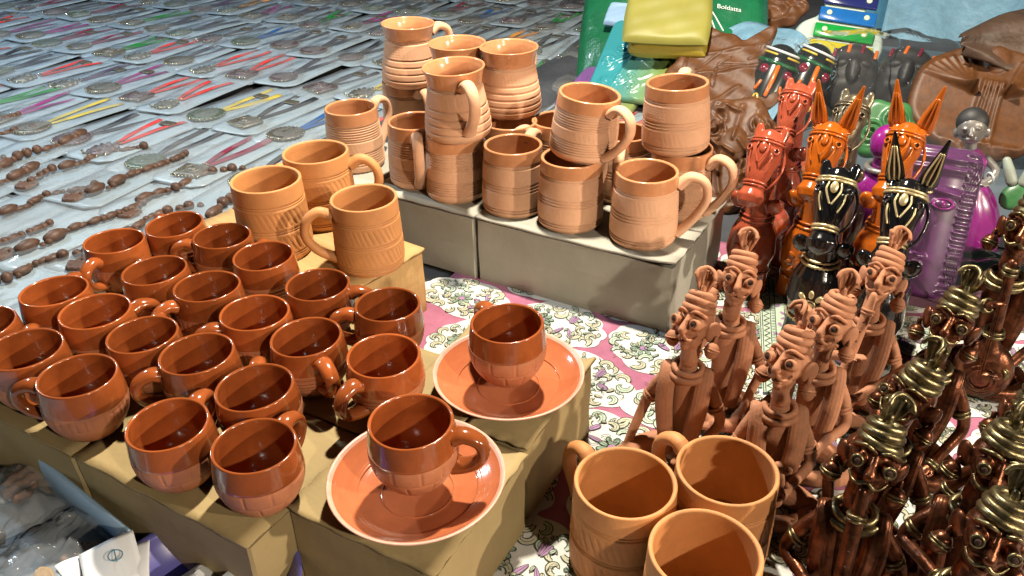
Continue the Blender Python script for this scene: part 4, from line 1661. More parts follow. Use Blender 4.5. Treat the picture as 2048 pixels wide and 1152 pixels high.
    # arm bands
    for s, (el, ha, hd) in zip((-1, 1), arms):
        a = Vector((s * .0225, 0, .1010))
        b = Vector(el)
        d = (b - a).normalized()
        q = a.lerp(b, .62) + Vector((s * .0018, 0, 0))
        for k in (-1, 1):
            mb = MB()
            torus(mb, (0, 0, 0), .0074, .0019, n=20, k=7)
            o = part('arm_band', mb, trim, t)
            o.matrix_local = Matrix.Translation(q + d * (.0019 * k)) @ d.to_track_quat('Z', 'Y').to_matrix().to_4x4()
        if metal:
            w = Vector(ha) - (Vector(ha) - b).normalized() * .004
            mb = MB()
            torus(mb, (0, 0, 0), .0060, .0017, n=18, k=7)
            torus(mb, (0, 0, .0032), .0060, .0017, n=18, k=7)
            o = part('bangle', mb, trim, t)
            o.matrix_local = Matrix.Translation(w) @ (Vector(ha) - b).normalized().to_track_quat('Z', 'Y').to_matrix().to_4x4()
    if tool:
        tool(t, skin, trim, H)
    return t


def tool_flute(mouth_off=(0, -.021, .0035), to=(-.012, -.062, .052), wide=.0062):
    def f(t, skin, trim, H):
        a = H @ Vector(mouth_off)
        b = Vector(to)
        mb = MB()
        pts = [a.lerp(b, k / 16) for k in range(17)]
        tube(mb, pts, np.interp(np.linspace(0, 1, 17), [0, .12, .2, .7, .88, 1], [.0042, .0048, wide, wide * .95, wide * 1.1, wide * 1.75]).tolist(), 14)
        d = (b - a).normalized()
        n = Vector((0, -1, .4))
        n = (n - d * n.dot(d)).normalized()
        for k in range(5):
            p = a.lerp(b, .30 + .11 * k) + n * wide * .98
            ellipsoid(mb, p, (.0013, .0013, .0008), nu=8, nv=6, mi=1)  # dark dots, the shade of finger holes put into the colour
        fl = part('pipe', mb, [skin, 'hole_shade'], t)
        mb = MB()
        torus(mb, (0, 0, 0), wide * 1.02, .0017, n=20, k=7)
        torus(mb, (0, 0, .0034), wide * .98, .0015, n=20, k=7)
        o = part('ring', mb, trim, fl)
        o.matrix_local = Matrix.Translation(a.lerp(b, .17)) @ d.to_track_quat('Z', 'Y').to_matrix().to_4x4()
    return f


def tool_rattle():
    def f(t, skin, trim, H):
        mb = MB()
        tube(mb, [(.006, -.040, .030), (.002, -.047, .060), (.001, -.049, .070)], [.0085, .0095, .0085], 14, flat=.55, up=(0, 1, .3))
        ellipsoid(mb, (.001, -.050, .0815), (.0062, .0052, .0056), nu=14, nv=10)
        for p in ((-.009, -.049, .083), (.012, -.050, .079), (-.010, -.046, .062), (.013, -.046, .058)):
            ellipsoid(mb, p, (.0035,) * 3, nu=10, nv=8)
            tube(mb, [(.001, -.048, (p[2] + .072) / 2), p], .0014, 6)
        part('rattle', mb, skin, t)
        mb = MB()
        torus(mb, (.004, -.044, .042), .0092, .0021, sy=.62, n=22, k=8)
        part('rattle_band', mb, trim, t)
    return f


def tool_lute():
    def f(t, skin, trim, H):
        mb = MB()
        ellipsoid(mb, (.006, -.046, .034), (.029, .020, .031), nu=26, nv=16)
        tube(mb, smooth_path([(.006, -.048, .055), (.004, -.050, .095), (.0, -.050, .150)], 12), np.interp(np.linspace(0, 1, 13), [0, .2, 1], [.016, .0058, .0048]).tolist(), 12)
        for k in range(3):
            tube(mb, [(.002 + .0026 * k, -.0672, .030), (-.002 + .0012 * k, -.0562, .140)], .0005, 5)
        lu = part('lute', mb, skin, t)
        for z, r in ((.076, .0098), (.080, .0086), (.140, .0062), (.145, .0062)):
            mb = MB()
            torus(mb, (.004 - .004 * (z > .1), -.050, z), r, .0020, n=20, k=7)
            part('lute_ring', mb, trim, lu)
        mb = MB()
        torus(mb, (.006, -.0655, .032), .0105, .0009, rot=(PI / 2, 0, 0), n=24, k=6)
        torus(mb, (.006, -.0650, .032), .0150, .0007, rot=(PI / 2, 0, 0), n=24, k=6)
        part('sound_ring', mb, skin, lu)
    return f


def tool_drum():
    def f(t, skin, trim, H):
        mb = MB()
        pts = [(-.030 + .060 * k / 12, -.042, .040) for k in range(13)]
        tube(mb, pts, [.0125 + .0045 * math.sin(PI * k / 12) for k in range(13)], 20)
        dr = part('drum', mb, skin, t)
        for x in (-.027, .027):
            mb = MB()
            torus(mb, (x, -.042, .040), .0140, .0022, rot=(0, PI / 2, 0), n=24, k=7)
            part('drum_ring', mb, trim, dr)
    return f


UPARM_L = [((-.042, -.006, .070), (-.012, -.050, .078), (.6, -.5, .4)), ((.042, -.004, .060), (.010, -.050, .052), (-.7, -.4, .2))]
FLUTE_ARMS = [((-.041, -.012, .066), (-.012, -.043, .088), (.7, -.3, .3)), ((.043, -.006, .058), (.004, -.047, .040), (-.8, -.3, .1))]
PRAY = [((-.040, -.008, .058), (-.010, -.046, .046), (.5, -.1, .8)), ((.040, -.008, .058), (.012, -.046, .046), (-.4, -.1, .9))]
LAP = [((-.043, -.004, .058), (-.028, -.034, .022), (.5, -.8, -.2)), ((.043, -.004, .058), (.026, -.036, .026), (-.5, -.7, -.2))]
DOWN = [((-.046, -.006, .056), (-.058, -.026, .016), (-.2, -.8, -.4)), ((.043, -.004, .058), (.018, -.040, .030), (-.8, -.4, 0))]

GT_ = 'orange terracotta musician figurines'
GB_ = 'bronzed musician figurines with gilded turbans'
EH = .162


def foot(head_pt, yaw, scale=1.0):
    # the head sits almost straight above the seat
    return (head_pt[0], head_pt[1], 0)


for lab, hp, yaw, hd, arms, tool, seed, sh in [
    ('orange clay figurine nearest the front tan mugs, head turned left, arm reaching down', (0.1568, 0.5849, 0.1520), -24, (-26, 16, -8), DOWN, None, 1, (1, -1)),
    ('orange clay figurine beside the grey box, facing forward with hands in its lap', (0.2119, 0.6546, 0.1520), -14, (-2, 18, 6), LAP, None, 2, (1,)),
    ('orange clay figurine holding up a rattle right behind the tan mugs', (0.2223, 0.5276, 0.1470), -12, (-40, 14, -6), PRAY, tool_rattle(), 3, (1, -1)),
    ('orange clay figurine squeezed between the rattle player and the pipe player', (0.2728, 0.5803, 0.1520), -20, (-26, 12, 2), PRAY, None, 4, (1,)),
    ('orange clay figurine blowing a long pipe in front of the black horse', (0.3469, 0.6545, 0.1540), -26, (-8, 20, 4), FLUTE_ARMS, tool_flute(to=(-.016, -.050, .060)), 5, (1,)),
]:
    figurine(lab, foot(hp, yaw), yaw, False, hd, arms, tool, seed, (.80, .80, .94), (0, 0), sh, GT_)
for lab, hp, yaw, hd, arms, tool, seed, sh in [
    ('bronzed figurine with gilt turban standing apart behind, bare throat, looking left', (0.3736, 0.5762, 0.1520), -34, (-4, 14, 6), LAP, None, 6, (1,)),
    ('bronzed figurine with gilt turban turned left, just behind the pipe-playing bronze one', (0.2955, 0.4796, 0.1520), -40, (-22, 12, 4), LAP, None, 7, (1,)),
    ('bronzed figurine blowing a long straight pipe, nearest in the bronze group', (0.2420, 0.4106, 0.1520), -22, (-4, 16, 8), [((-.046, -.006, .062), (-.018, -.044, .056), (.8, -.2, .1)), ((.046, -.004, .060), (.000, -.050, .040), (-.8, -.3, .1))], tool_flute(to=(-.004, -.062, .046), wide=.0066), 8, (1, -1)),
    ('bronzed figurine at the right, leaning its chin towards a small shell trumpet', (0.3259, 0.4086, 0.1500), -30, (6, 4, 10), UPARM_L, tool_flute(to=(.012, -.052, .092), wide=.0046), 9, (-1,)),
    ('bronzed figurine at the lower right corner with both arms raised to a drum', (0.2885, 0.3438, 0.1520), -28, (2, 10, 12), UPARM_L, tool_drum(), 10, (1,)),
    ('tall bronzed figurine at the right edge playing a long-necked lute with a round gourd', (0.5011, 0.7025, 0.1660), -34, (-6, 12, 4), [((-.046, -.006, .066), (-.008, -.052, .104), (.5, -.4, .5)), ((.046, -.004, .056), (.022, -.058, .040), (-.7, -.5, .1))], tool_lute(), 11, (1,)),
    ('bronzed figurine cut off by the right edge above the shell trumpet player', (0.3735, 0.4491, 0.1600), -36, (-10, 12, 2), LAP, tool_drum(), 12, (1,)),
]:
    figurine(lab, foot(hp, yaw), yaw, True, hd, arms, tool, seed, (.86, .86, .95) if seed != 11 else (.95, .95, 1.08), (0, 0), sh, GB_)


# ------------------------------------------------------------------ painted clay horses
def horse(label, base, yaw, skin, trim, ears, hs=1.0, neck=.0, seed=0, group='glossy painted clay horses'):
    t = thing('clay_horse', label, 'horse figurine', base, (0, 0, math.radians(yaw)), group)
    mb = MB()
    N = neck
    tube(mb, smooth_path([(0, 0, .030), (0, -.003, .055), (0, 0, .080), (0, .003, .104)], 14), np.interp(np.linspace(0, 1, 15), [0, .35, .7, 1], [.0225, .0300, .0270, .0170]).tolist(), 24)
    tube(mb, smooth_path([(0, .003, .095), (0, .006, .13), (0, .004, .168 + N)], 12), [.0185 - .0003 * i for i in range(13)], 18)
    tube(mb, smooth_path([(0, .004, .062), (0, .045, .064), (0, .082, .060)], 10), [.024, .0235, .023, .0225, .022, .022, .022, .0225, .023, .0235, .022], 18)
    for s in (-1, 1):
        tube(mb, [(s * .0125, -.004, .045), (s * .0135, -.005, .018), (s * .0140, -.005, .003)], [.0135, .0125, .0140], 14)
        tube(mb, [(s * .0130, .080, .050), (s * .0140, .082, .018), (s * .0145, .082, .003)], [.0135, .0120, .0135], 14)
        # lobes either side of the collar
        ellipsoid(mb, (s * .0225, -.007, .122 + N * .6), (.0095, .0075, .0125), rot=(.3, s * .5, 0), nu=14, nv=10)
    tube(mb, smooth_path([(0, .095, .075), (0, .108, .070), (0, .112, .045)], 8), .0055, 10)
    link('body', remeshed(mb, .0014, [skin], 'body', 3), t)
    # head: broad brow tapering to a ringed, flared muzzle that points down and forward
    Hm = Matrix.Translation((0, -.004, .185 + N)) @ Matrix.Rotation(math.radians(-38), 4, 'X')
    mb = MB()
    tube(mb, smooth_path([(0, 0, .018), (0, 0, .006), (0, 0, -.010), (0, 0, -.026), (0, .001, -.036)], 20),
         np.interp(np.linspace(0, 1, 21), [0, .15, .4, .7, 1], [.0135, .0190, .0205, .0158, .0118]).tolist(), 26, flat=.82, up=(0, 1, 0))
    tube(mb, [(0, .001, -.036), (0, .001, -.046), (0, .001, -.054)], [.0112, .0130, .0165], 20, flat=.8, up=(0, 1, 0))
    for s in (-1, 1):
        ellipsoid(mb, (s * .0135, -.008, -.001), (.006, .005, .006), nu=12, nv=8)
        if ears == 'stub':
            tube(mb, [(s * .012, .003, .012), (s * .0145, .002, .026), (s * .0150, .000, .031)], [.0065, .0062, .0045], 12, flat=.7, up=(0, 1, 0))
        else:
            tube(mb, [(s * .0115, .004, .012), (s * .0135, .004, .024)], [.0075, .0062], 12)
    h = link('head', remeshed(mb, .0011, [skin], 'head', 3), t)
    h.matrix_local = Hm
    for s in (-1, 1):
        mb = MB()
        lathe(mb, [(.0005, .0002), (.0024, .0002), (.0026, .0012)], 16, axis_closed=(True, False))  # dark disc coloured like the shade in a drilled eye hole
        torus(mb, (0, 0, .0010), .0032, .0011, n=18, k=6, mi=1)
        part('eye', mb, ['hole_shade', trim if skin == 'horse_bronze' else skin], h, loc=(s * .0150, -.0128, .0000), rot=(PI / 2, 0, s * .55))
    mb = MB()
    torus(mb, (0, 0, .0095), .0198, .0017, sx=1, sy=.84, n=60, k=7, twist=26, depth=.35)
    torus(mb, (0, 0, .0132), .0190, .0014, sx=1, sy=.84, n=50, k=7)
    part('bridle', mb, trim, h)
    mb = MB()
    torus(mb, (0, .001, -.0375), .0126, .0018, sx=1, sy=.85, n=48, k=7, twist=20, depth=.3)
    torus(mb, (0, .001, -.0415), .0128, .0014, sx=1, sy=.85, n=40, k=7)
    part('muzzle_ring', mb, trim, h)
    mb = MB()
    for s in (-1, 1):
        tube(mb, smooth_path([(s * .0062, -.0166, .0065), (s * .0072, -.0180, -.002), (s * .0012, -.0180, -.016)], 10), .0011, 6)
        tube(mb, smooth_path([(s * .0128, -.0140, -.004), (s * .0122, -.0140, -.012), (s * .0085, -.0136, -.023)], 8), .0010, 6)
    ellipsoid(mb, (0, -.0172, .002), (.0042, .0022, .0065), nu=12, nv=8)
    part('brow_ornament', mb, trim, h)
    mb = MB()
    tube(mb, smooth_path([(.0185, 0, .010), (.0250, .002, -.008), (.0225, .003, -.028), (.0135, .002, -.042)], 12), .0016, 7)
    part('rein', mb, trim if trim != 'gold_paint' else skin, h)
    if ears == 'long':
        for s in (-1, 1):
            mb = MB()
            pts = smooth_path([(0, 0, 0), (0, 0, .012), (0, 0, .030), (0, 0, .054)], 18)
            tube(mb, pts, np.interp(np.linspace(0, 1, 19), [0, .22, .5, 1], [.0070, .0098, .0080, .0014]).tolist(), 16, flat=.40, up=(0, 1, 0))
            e = part('ear', mb, skin, t)
            E_ = Hm @ Matrix.Translation((s * .0138, .004, .022)) @ Matrix.Rotation(math.radians(38), 4, 'X') @ Matrix.Rotation(s * .20, 4, 'Y')
            e.matrix_local = E_
            mb = MB()
            for k in (-1, 0, 1):
                tube(mb, smooth_path([(k * .0042, -.0036, .006), (k * .0048, -.0040, .018), (k * .0018, -.0030, .040)], 8), .0009, 6)
            part('ear_rib', mb, trim, e)
            mb = MB()
            torus(mb, (0, 0, .0), .0072, .0015, n=24, k=6, sy=.7)
            part('ear_ring', mb, trim, e)
    # chest medallion and rope bands
    mb = MB()
    for k in range(8):
        a = 2 * PI * k / 8
        ellipsoid(mb, (.0125 * math.cos(a), -.0004 * 0, .0125 * math.sin(a)), (.0058, .0028, .0032), rot=(0, -a, 0), nu=12, nv=8)
    ellipsoid(mb, (0, 0, 0), (.0052, .0032, .0052), nu=14, nv=8)
    torus(mb, (0, -.0012, 0), .0058, .0012, rot=(PI / 2, 0, 0), n=20, k=6)
    for k in range(5):
        ellipsoid(mb, (-.012 + .006 * k, .0015, -.0215 - .002 * (2 - abs(k - 2))), (.0026, .002, .0026), nu=8, nv=6)
    part('chest_flower', mb, trim, t, loc=(0, -.0300, .060), rot=(-.10, 0, 0))
    mb = MB()
    torus(mb, (0, -.001, .0335), .0252, .0020, n=70, k=7, twist=34, depth=.4)
    part('rope_band', mb, trim, t)
    mb = MB()
    torus(mb, (0, .0025, .1005), .0198, .0018, n=60, k=7, twist=28, depth=.4)
    torus(mb, (0, .0035, .1060), .0188, .0015, n=50, k=7)
    part('collar', mb, trim, t)
    return t


horse('nearer glossy red clay horse with stub ears, beside the grey box', foot((0.3010, 0.8922, 0.1760), 0), -34, 'horse_red', 'horse_red', 'stub')
horse('glossy red clay horse with stub ears, behind and right of the other red one', foot((0.3803, 1.0418, 0.1800), 0), -34, 'horse_red', 'horse_red', 'stub', neck=.006)
horse('orange clay horse with pointed ears between the red horses and the black eared horse', foot((0.3615, 0.8700, 0.1960), 0), -34, 'horse_orange', 'horse_orange', 'long', neck=.016)
horse('orange clay horse with pointed ears directly behind the long-eared black horse', foot((0.4430, 0.8572, 0.1980), 0), -36, 'horse_orange', 'horse_orange', 'long', neck=.018)
horse('black clay horse with gilt trim and stub ears in front of the orange horses', foot((0.3423, 0.7799, 0.1800), 0), -28, 'horse_black', 'gold_paint', 'stub', neck=.0)
horse('black clay horse with gilt trim and long pointed ears behind the pipe player', foot((0.3940, 0.7339, 0.1860), 0), -32, 'horse_black', 'gold_paint', 'long', neck=.006)
horse('dark bronze clay horse, only its head visible behind the ear tips of the orange one', foot((0.4174, 0.9501, 0.2000), 0), -36, 'horse_bronze', 'horse_bronze', 'stub', neck=.020)


# ------------------------------------------------------------------ wares behind: tiles, plaques, owls, toys, cloths
def lean(tilt, yaw, roll=0, side=0):
    return (Matrix.Rotation(math.radians(yaw), 3, 'Z') @ Matrix.Rotation(math.radians(side), 3, 'Y') @ Matrix.Rotation(math.radians(tilt), 3, 'X') @ Matrix.Rotation(math.radians(roll), 3, 'Z')).to_euler()


def bump(x, y, cx, cy, rx, ry, h):
    q = ((x - cx) / rx) ** 2 + ((y - cy) / ry) ** 2
    return h * max(0, 1 - q) ** .5 if q < 1 else 0.0


def ridge(x, y, x0, y0, x1, y1, w, h):
    dx, dy = x1 - x0, y1 - y0
    L = dx * dx + dy * dy
    t = max(0, min(1, ((x - x0) * dx + (y - y0) * dy) / L))
    d = math.hypot(x - x0 - t * dx, y - y0 - t * dy)
    return h * math.exp(-(d / w) ** 2)


def rect_R(hx, hy, p=10):
    def f(th):
        c, s = abs(math.cos(th)) / hx, abs(math.sin(th)) / hy
        return (c ** p + s ** p) ** (-1 / p)
    return f


def swirl(x, y, cx, cy, r, h, turns=2.2, ph=0):
    d = math.hypot(x - cx, y - cy)
    if d > r:
        return 0
    a = math.atan2(y - cy, x - cx)
    return h * (1 - d / r) ** .5 * (.65 + .5 * math.cos(a + turns * 2 * PI * d / r + ph))


R0 = random.Random(4)
FL = [(R0.uniform(-.06, .02), R0.uniform(-.08, .08), R0.uniform(.012, .022), R0.uniform(0, 6)) for _ in range(9)]


def turq(x, y):
    h = max(swirl(x, y, a, b, r, .006, 1.6, p) for a, b, r, p in FL)
    h = max(h, ridge(x, y, -.03, -.08, .01, .08, .004, .005), ridge(x, y, -.05, -.02, .02, .03, .003, .004))
    return h + .002 * max(0, math.sin(190 * x + 6 * math.sin(60 * y))) * (x > .01)


mb = MB()
plaque(mb, rect_R(.078, .098), turq, .012, 140, 50, .06)
thing('relief_tile', 'turquoise tile with raised flowers turning yellow-green to the right', 'tile', (0.2603, 1.6157, 0.0800), lean(34, -27), 'glazed relief tiles', mb.mesh('relief_tile', ['tile_turquoise']))
mb = MB()
plaque(mb, rect_R(.080, .090), lambda x, y: max(swirl(x, y, -.03, .03, .03, .005), swirl(x, y, .03, -.02, .032, .005), ridge(x, y, -.06, -.05, .06, .05, .004, .004)), .012, 140, 44, .06)
thing('relief_tile', 'purple tile with raised lines, half under the turquoise tile', 'tile', (0.1993, 1.6099, 0.0200), lean(10, -29), 'glazed relief tiles', mb.mesh('relief_tile', ['tile_purple']))
mb = MB()
bevel_box(mb, 0, 0, 0, .05, .20, .035, .006)
thing('wrapped_block', 'pale blue wrapped block between the turquoise tile and the brown leaf plaque', 'packet', (0.3835, 1.7236, 0.0200), lean(6, -24), me=mb.mesh('wrapped_block', ['sheet_pale']))

# green bag with its packs
R1 = random.Random(9)


def pillow(hx, hy, hz, seed, nx=40, ny=30, k=3.0):
    R = random.Random(seed)
    p = [R.uniform(0, 6) for _ in range(6)]
    mb = MB()
    for s in (1, -1):
        def fn(u, v):
            x, y = 2 * u - 1, 2 * v - 1
            e = max(0, (1 - abs(x) ** k) * (1 - abs(y) ** k)) ** .5
            z = s * hz * e + .05 * hz * math.sin(6 * x + 4 * y + p[0]) * e + .035 * hz * math.sin(11 * y - 5 * x + p[1]) * e
            return (hx * x * (1 - .04 * y * y), hy * y * (1 - .05 * x * x), z)
        if s > 0:
            sheet(mb, nx, ny, fn)
        else:
            sheet(mb, nx, ny, lambda u, v: fn(1 - u, v))
    return mb


bag = thing('carrier_bag', 'shiny dark green carrier bag with white lettering behind the tiles', 'bag', (0.3626, 1.8063, 0.1000), lean(38, -12))
part('bag_body', pillow(.20, .17, .06, 3), 'bag_green', bag)
cu = bpy.data.curves.new('lettering', 'FONT')
cu.body = 'Boldatta'
cu.size = .0155
cu.extrude = .0006
cu.materials.append(M['white_print'])
tmp = bpy.data.objects.new('tmp', cu)
COL.objects.link(tmp)
dg = bpy.context.evaluated_depsgraph_get()
lm = bpy.data.meshes.new_from_object(tmp.evaluated_get(dg))
bpy.data.objects.remove(tmp)
link('lettering', lm, bag, (.088, .006, .0600), (-.02, .20, -.02))
mb = MB()
tube(mb, smooth_path([(.055, .03, .062), (.08, -.005, .060), (.105, -.045, .052)], 12), .0016, 6)
tube(mb, smooth_path([(.055, .03, .062), (.075, -.015, .061), (.092, -.055, .054)], 12), .0016, 6)
part('cord', mb, 'white_print', bag)
for nm, lab, (px3), sz, m_, tl, yw in [
    ('flat_pack', 'flat yellow pack lying on the green bag', (0.3075, 1.5853, 0.1700), (.165, .115, .022), 'pack_yellow', 36, -14),
    ('flat_pack', 'ochre pack below the yellow pack, over the turquoise tile', (0.3085, 1.5697, 0.1250), (.150, .045, .026), 'pack_ochre', 30, -15),
    ('flat_pack', 'small light blue pack at the left shoulder of the green bag', (0.2383, 1.7603, 0.1400), (.055, .06, .016), 'pack_blue', 34, -26),
    ('flat_pack', 'small pale green pack beside the light blue one', (0.2667, 1.7355, 0.1350), (.040, .055, .016), 'pack_pale', 34, -22),
]:
    thing(nm, lab, 'packet', px3, lean(tl, yw), 'packs on the green bag', pillow(sz[0] / 2, sz[1] / 2, sz[2] * .62, int(sz[0] * 1000), 30, 24, 9.0).mesh(nm, [m_]))

# modelled clay plaques


def leafR(th):
    r = .098 + .012 * math.cos(2 * th + .5) + .010 * math.cos(5 * th + 1.2) + .005 * math.cos(11 * th)
    for a, w, k in ((1.15, .14, .034), (.42, .18, .030), (2.6, .3, .02), (-1.4, .5, .03), (-2.2, .25, .02)):
        d = math.atan2(math.sin(th - a), math.cos(th - a))
        r += k * math.exp(-(d / w) ** 2)
    return r


RL = random.Random(12)
LINES = [(RL.uniform(-.08, .08), RL.uniform(-.09, .09), RL.uniform(0, 6), RL.uniform(.02, .06)) for _ in range(34)]


def leafH(x, y):
    h = .0022 * math.sin(40 * x + 30 * y) + .0012 * math.sin(150 * y + 60 * x)
    h += ridge(x, y, -.05, -.02, .07, .03, .0030, .0035) + ridge(x, y, -.06, .02, .05, .07, .003, .003) + ridge(x, y, -.02, -.09, .03, -.03, .003, .005)
    for a, b, t, l in LINES[:16]:
        h += ridge(x, y, a, b, a + l * math.cos(t), b + l * math.sin(t), .0018, -.0032)
    return h


mb = MB()
plaque(mb, leafR, leafH, .016, 150, 56, .12)
thing('clay_plaque', 'brown clay plaque with leaf points and scored veins, wrapped in pale plastic', 'plaque', (0.4138, 1.5087, 0.0850), lean(38, -20, -8), 'brown clay plaques', mb.mesh('clay_plaque', ['plaque']))


def faceH(x, y):
    h = .003 * math.sin(260 * x + 3 * math.sin(120 * y)) * (abs(x) > .02)
    for a, b, t, l in LINES[8:]:
        h += ridge(x, y, a * .7, b * .8, a * .7 + l * math.cos(t), b * .8 + l * math.sin(t), .003, .005)
    h += bump(x, y, 0, .01, .022, .03, .012) + swirl(x, y, .03, .05, .02, .008) + swirl(x, y, -.035, .03, .02, .008)
    return h


mb = MB()
plaque(mb, lambda th: .078 + .018 * math.cos(2 * th + PI) + .004 * math.cos(9 * th), faceH, .018, 130, 48, .2)
thing('clay_plaque', 'brown clay relief with curls and strands leaning behind the right end of the mugs', 'plaque', (0.3443, 1.1796, 0.0600), lean(48, -20, -6), 'brown clay plaques', mb.mesh('clay_plaque', ['plaque']))
mb = MB()
plaque(mb, lambda th: .085 + .010 * math.cos(3 * th) + .004 * math.cos(10 * th), lambda x, y: .006 * math.sin(95 * x + 5 * math.sin(55 * y)) + .004 * math.sin(150 * y + 4 * math.sin(60 * x)), .02, 110, 40, .2)
thing('clay_plaque', 'brown wrinkled clay plaque at the top edge between bag and xylophone', 'plaque', (0.6269, 2.0188, 0.0900), lean(40, -18), 'brown clay plaques', mb.mesh('clay_plaque', ['plaque_dark']))
mb = MB()
sheet(mb, 26, 26, lambda u, v: (.11 * (2 * u - 1) * math.sqrt(1 - .5 * (2 * v - 1) ** 2), .11 * (2 * v - 1) * math.sqrt(1 - .5 * (2 * u - 1) ** 2), .006 * math.sin(9 * u + 5 * v) + .005 * math.sin(13 * v - 4 * u)), thick=.0015)
thing('plastic_wrap', 'pale crinkled plastic showing round the leaf-pointed plaque', 'wrapping', (0.4987, 1.6283, 0.0750), lean(30, -20), me=mb.mesh('plastic_wrap', ['sheet_pale']))
mb = MB()
sheet(mb, 26, 26, lambda u, v: (.075 * (2 * u - 1), .13 * (2 * v - 1), .006 * math.sin(9 * u + 7 * v) + .005 * math.sin(15 * v - 4 * u)), thick=.0015)
thing('plastic_wrap', 'pale blue crinkled plastic lying below the owls', 'wrapping', (0.3964, 1.4187, 0.0300), lean(14, -40), me=mb.mesh('plastic_wrap', ['sheet_pale']))


def palmH(x, y):
    h = .002 * math.sin(70 * y)
    for k in range(7):
        a = PI * .56 + k * .17
        h += ridge(x, y, -.020, .010, -.020 + .085 * math.cos(a), .010 + .062 * math.sin(a), .0042, .006)
        a = PI * .44 - k * .17
        h += ridge(x, y, .028, .012, .028 + .080 * math.cos(a), .012 + .060 * math.sin(a), .0042, .006)
    for k in range(4):
        h += ridge(x, y, -.010 + .011 * k, -.085, -.006 + .009 * k, .030, .0040, .007)
    h += bump(x, y, .004, .072, .020, .026, .009) + ridge(x, y, -.06, -.085, .08, -.080, .006, .006)
    for k in range(7):
        h += bump(x, y, -.075 + .025 * k, -.094, .010, .009, .006)
    return h


mb = MB()
plaque(mb, lambda th: .108 * (1 + .05 * math.cos(2 * th)) + .002 * math.cos(7 * th), palmH, .02, 170, 64, .12)
thing('clay_plaque', 'big round brown clay plaque with two raised palm fans at the right edge', 'plaque', (0.7866, 1.3049, 0.0900), lean(46, -22, -6), 'brown clay plaques', mb.mesh('clay_plaque', ['plaque']))

# painted owls, lying back in clear wrapping


def owl(label, c, rot):
    t = thing('painted_owl', label, 'ornament', c, rot, 'painted wooden owls')
    mb = MB()
    ys = np.linspace(0, 1, 44)
    prof = []
    for u in ys:
        z = -.075 + .15 * u
        r = .034 + .004 * math.sin(PI * u) if u < .78 else .0345 * math.sqrt(max(0, 1 - ((u - .78) / .225) ** 2))
        prof.append((max(r, .0006), z))
    bands = []
    for u in ys:
        bands.append(0)
    lathe(mb, prof, 48, None, bands)
    part('owl_body', mb, 'black_lacquer', t)

    def at_(ang, z, rr=.0385):
        return Vector((rr * math.sin(ang), -rr * math.cos(ang), z))
    for z, m_, r_, w in ((.058, 'white_lacquer', .0325, .0026), (.050, 'yellow_lacquer', .0346, .0022), (.034, 'green_lacquer', .0372, .0042)):
        mb = MB()
        pts = [(r_ * math.sin(a), -r_ * math.cos(a), z - .010 * math.cos(a * 1.0) + .004) for a in np.linspace(-1.4, 1.4, 24)]
        if m_ == 'yellow_lacquer':
            tube(mb, pts[2:10], w, 8)
            tube(mb, pts[14:22], w, 8)
        else:
            tube(mb, pts, w, 8)
        part('painted_band', mb, m_, t)
    for s in (-1, 1):
        mb = MB()
        ellipsoid(mb, at_(s * .62, .014, .036), (.0095, .0075, .0095), nu=16, nv=10)
        part('eye', mb, 'maroon_lacquer', t)
        mb = MB()
        tube(mb, [at_(s * .50, -.010, .0385), at_(s * .62, -.026, .0392)], .0030, 8)
        part('painted_dash', mb, 'orange_lacquer', t)
        mb = MB()
        pts = [at_(s * (.42 + .12 * math.sin(q)), -.045 + .010 * math.cos(q), .0392) for q in np.linspace(0, 2 * PI, 20, endpoint=False)]
        tube(mb, pts, .0018, 7, closed=True, caps=False)
        part('painted_ring', mb, 'yellow_lacquer', t)
        mb = MB()
        ellipsoid(mb, at_(s * .85, -.048, .036), (.0095, .0075, .0095), nu=16, nv=10)
        part('painted_spot', mb, 'maroon_lacquer', t)
    mb = MB()
    tube(mb, [at_(0, .022, .039), at_(0.0, -.006, .042), at_(-.02, -.034, .0405)], [.0042, .0045, .0035], 10)
    part('beak', mb, 'orange_lacquer', t)
    mb = MB()
    prof = [(r * 1.10 + .002, z * 1.12) for r, z in prof]
    R = random.Random(5)
    lathe(mb, prof, 60, lambda th, i, r, z: .0022 * np.sin(5 * th + z * 130) + .0012 * np.sin(11 * th - z * 210), axis_closed=(True, False))
    part('clear_wrap', mb, 'film_clear', t)
    return t


owl('striped black owl ornament with orange beak, in clear wrap, the left one', (0.4873, 1.4806, 0.0750), lean(-34, -22, 0, 16))
owl('striped black owl ornament with orange beak, in clear wrap, the right one', (0.5508, 1.4820, 0.0750), lean(-34, -22, 14, 16))


def dark_mask(label, c, rot, seed):
    R = random.Random(seed)
    t = thing('wrapped_mask', label, 'mask', c, rot, 'dark masks in clear wrapping')
    mb = MB()

    def H(x, y):
        return .030 * max(0, 1 - (x / .06) ** 2 - (y / .075) ** 2) + bump(x, y, 0, -.005, .012, .028, .014) + bump(x, y, .025, .012, .014, .010, .006) + bump(x, y, -.025, .012, .014, .010, .006) + .002 * math.sin(160 * y)
    plaque(mb, lambda th: .060 + .014 * math.cos(2 * th + PI), H, .014, 90, 36, .3)
    part('mask_body', mb, 'charcoal', t)
    for k in range(4):
        mb = MB()
        x = -.036 + .024 * k
        y = .050 - .006 * abs(k - 1.5)
        z = .016 + H(x, y) * .9
        tube(mb, [(x, y - .009, z + .002), (x + .002, y + .007, z)], .0034, 8, flat=.5, up=(0, 0, 1))
        part('painted_dash', mb, 'orange_lacquer' if k % 2 else 'maroon_lacquer', t)
    pm = pouch_mesh(seed, .15, .19, .062, 'film_clear')
    link('clear_wrap', pm, t)
    return t


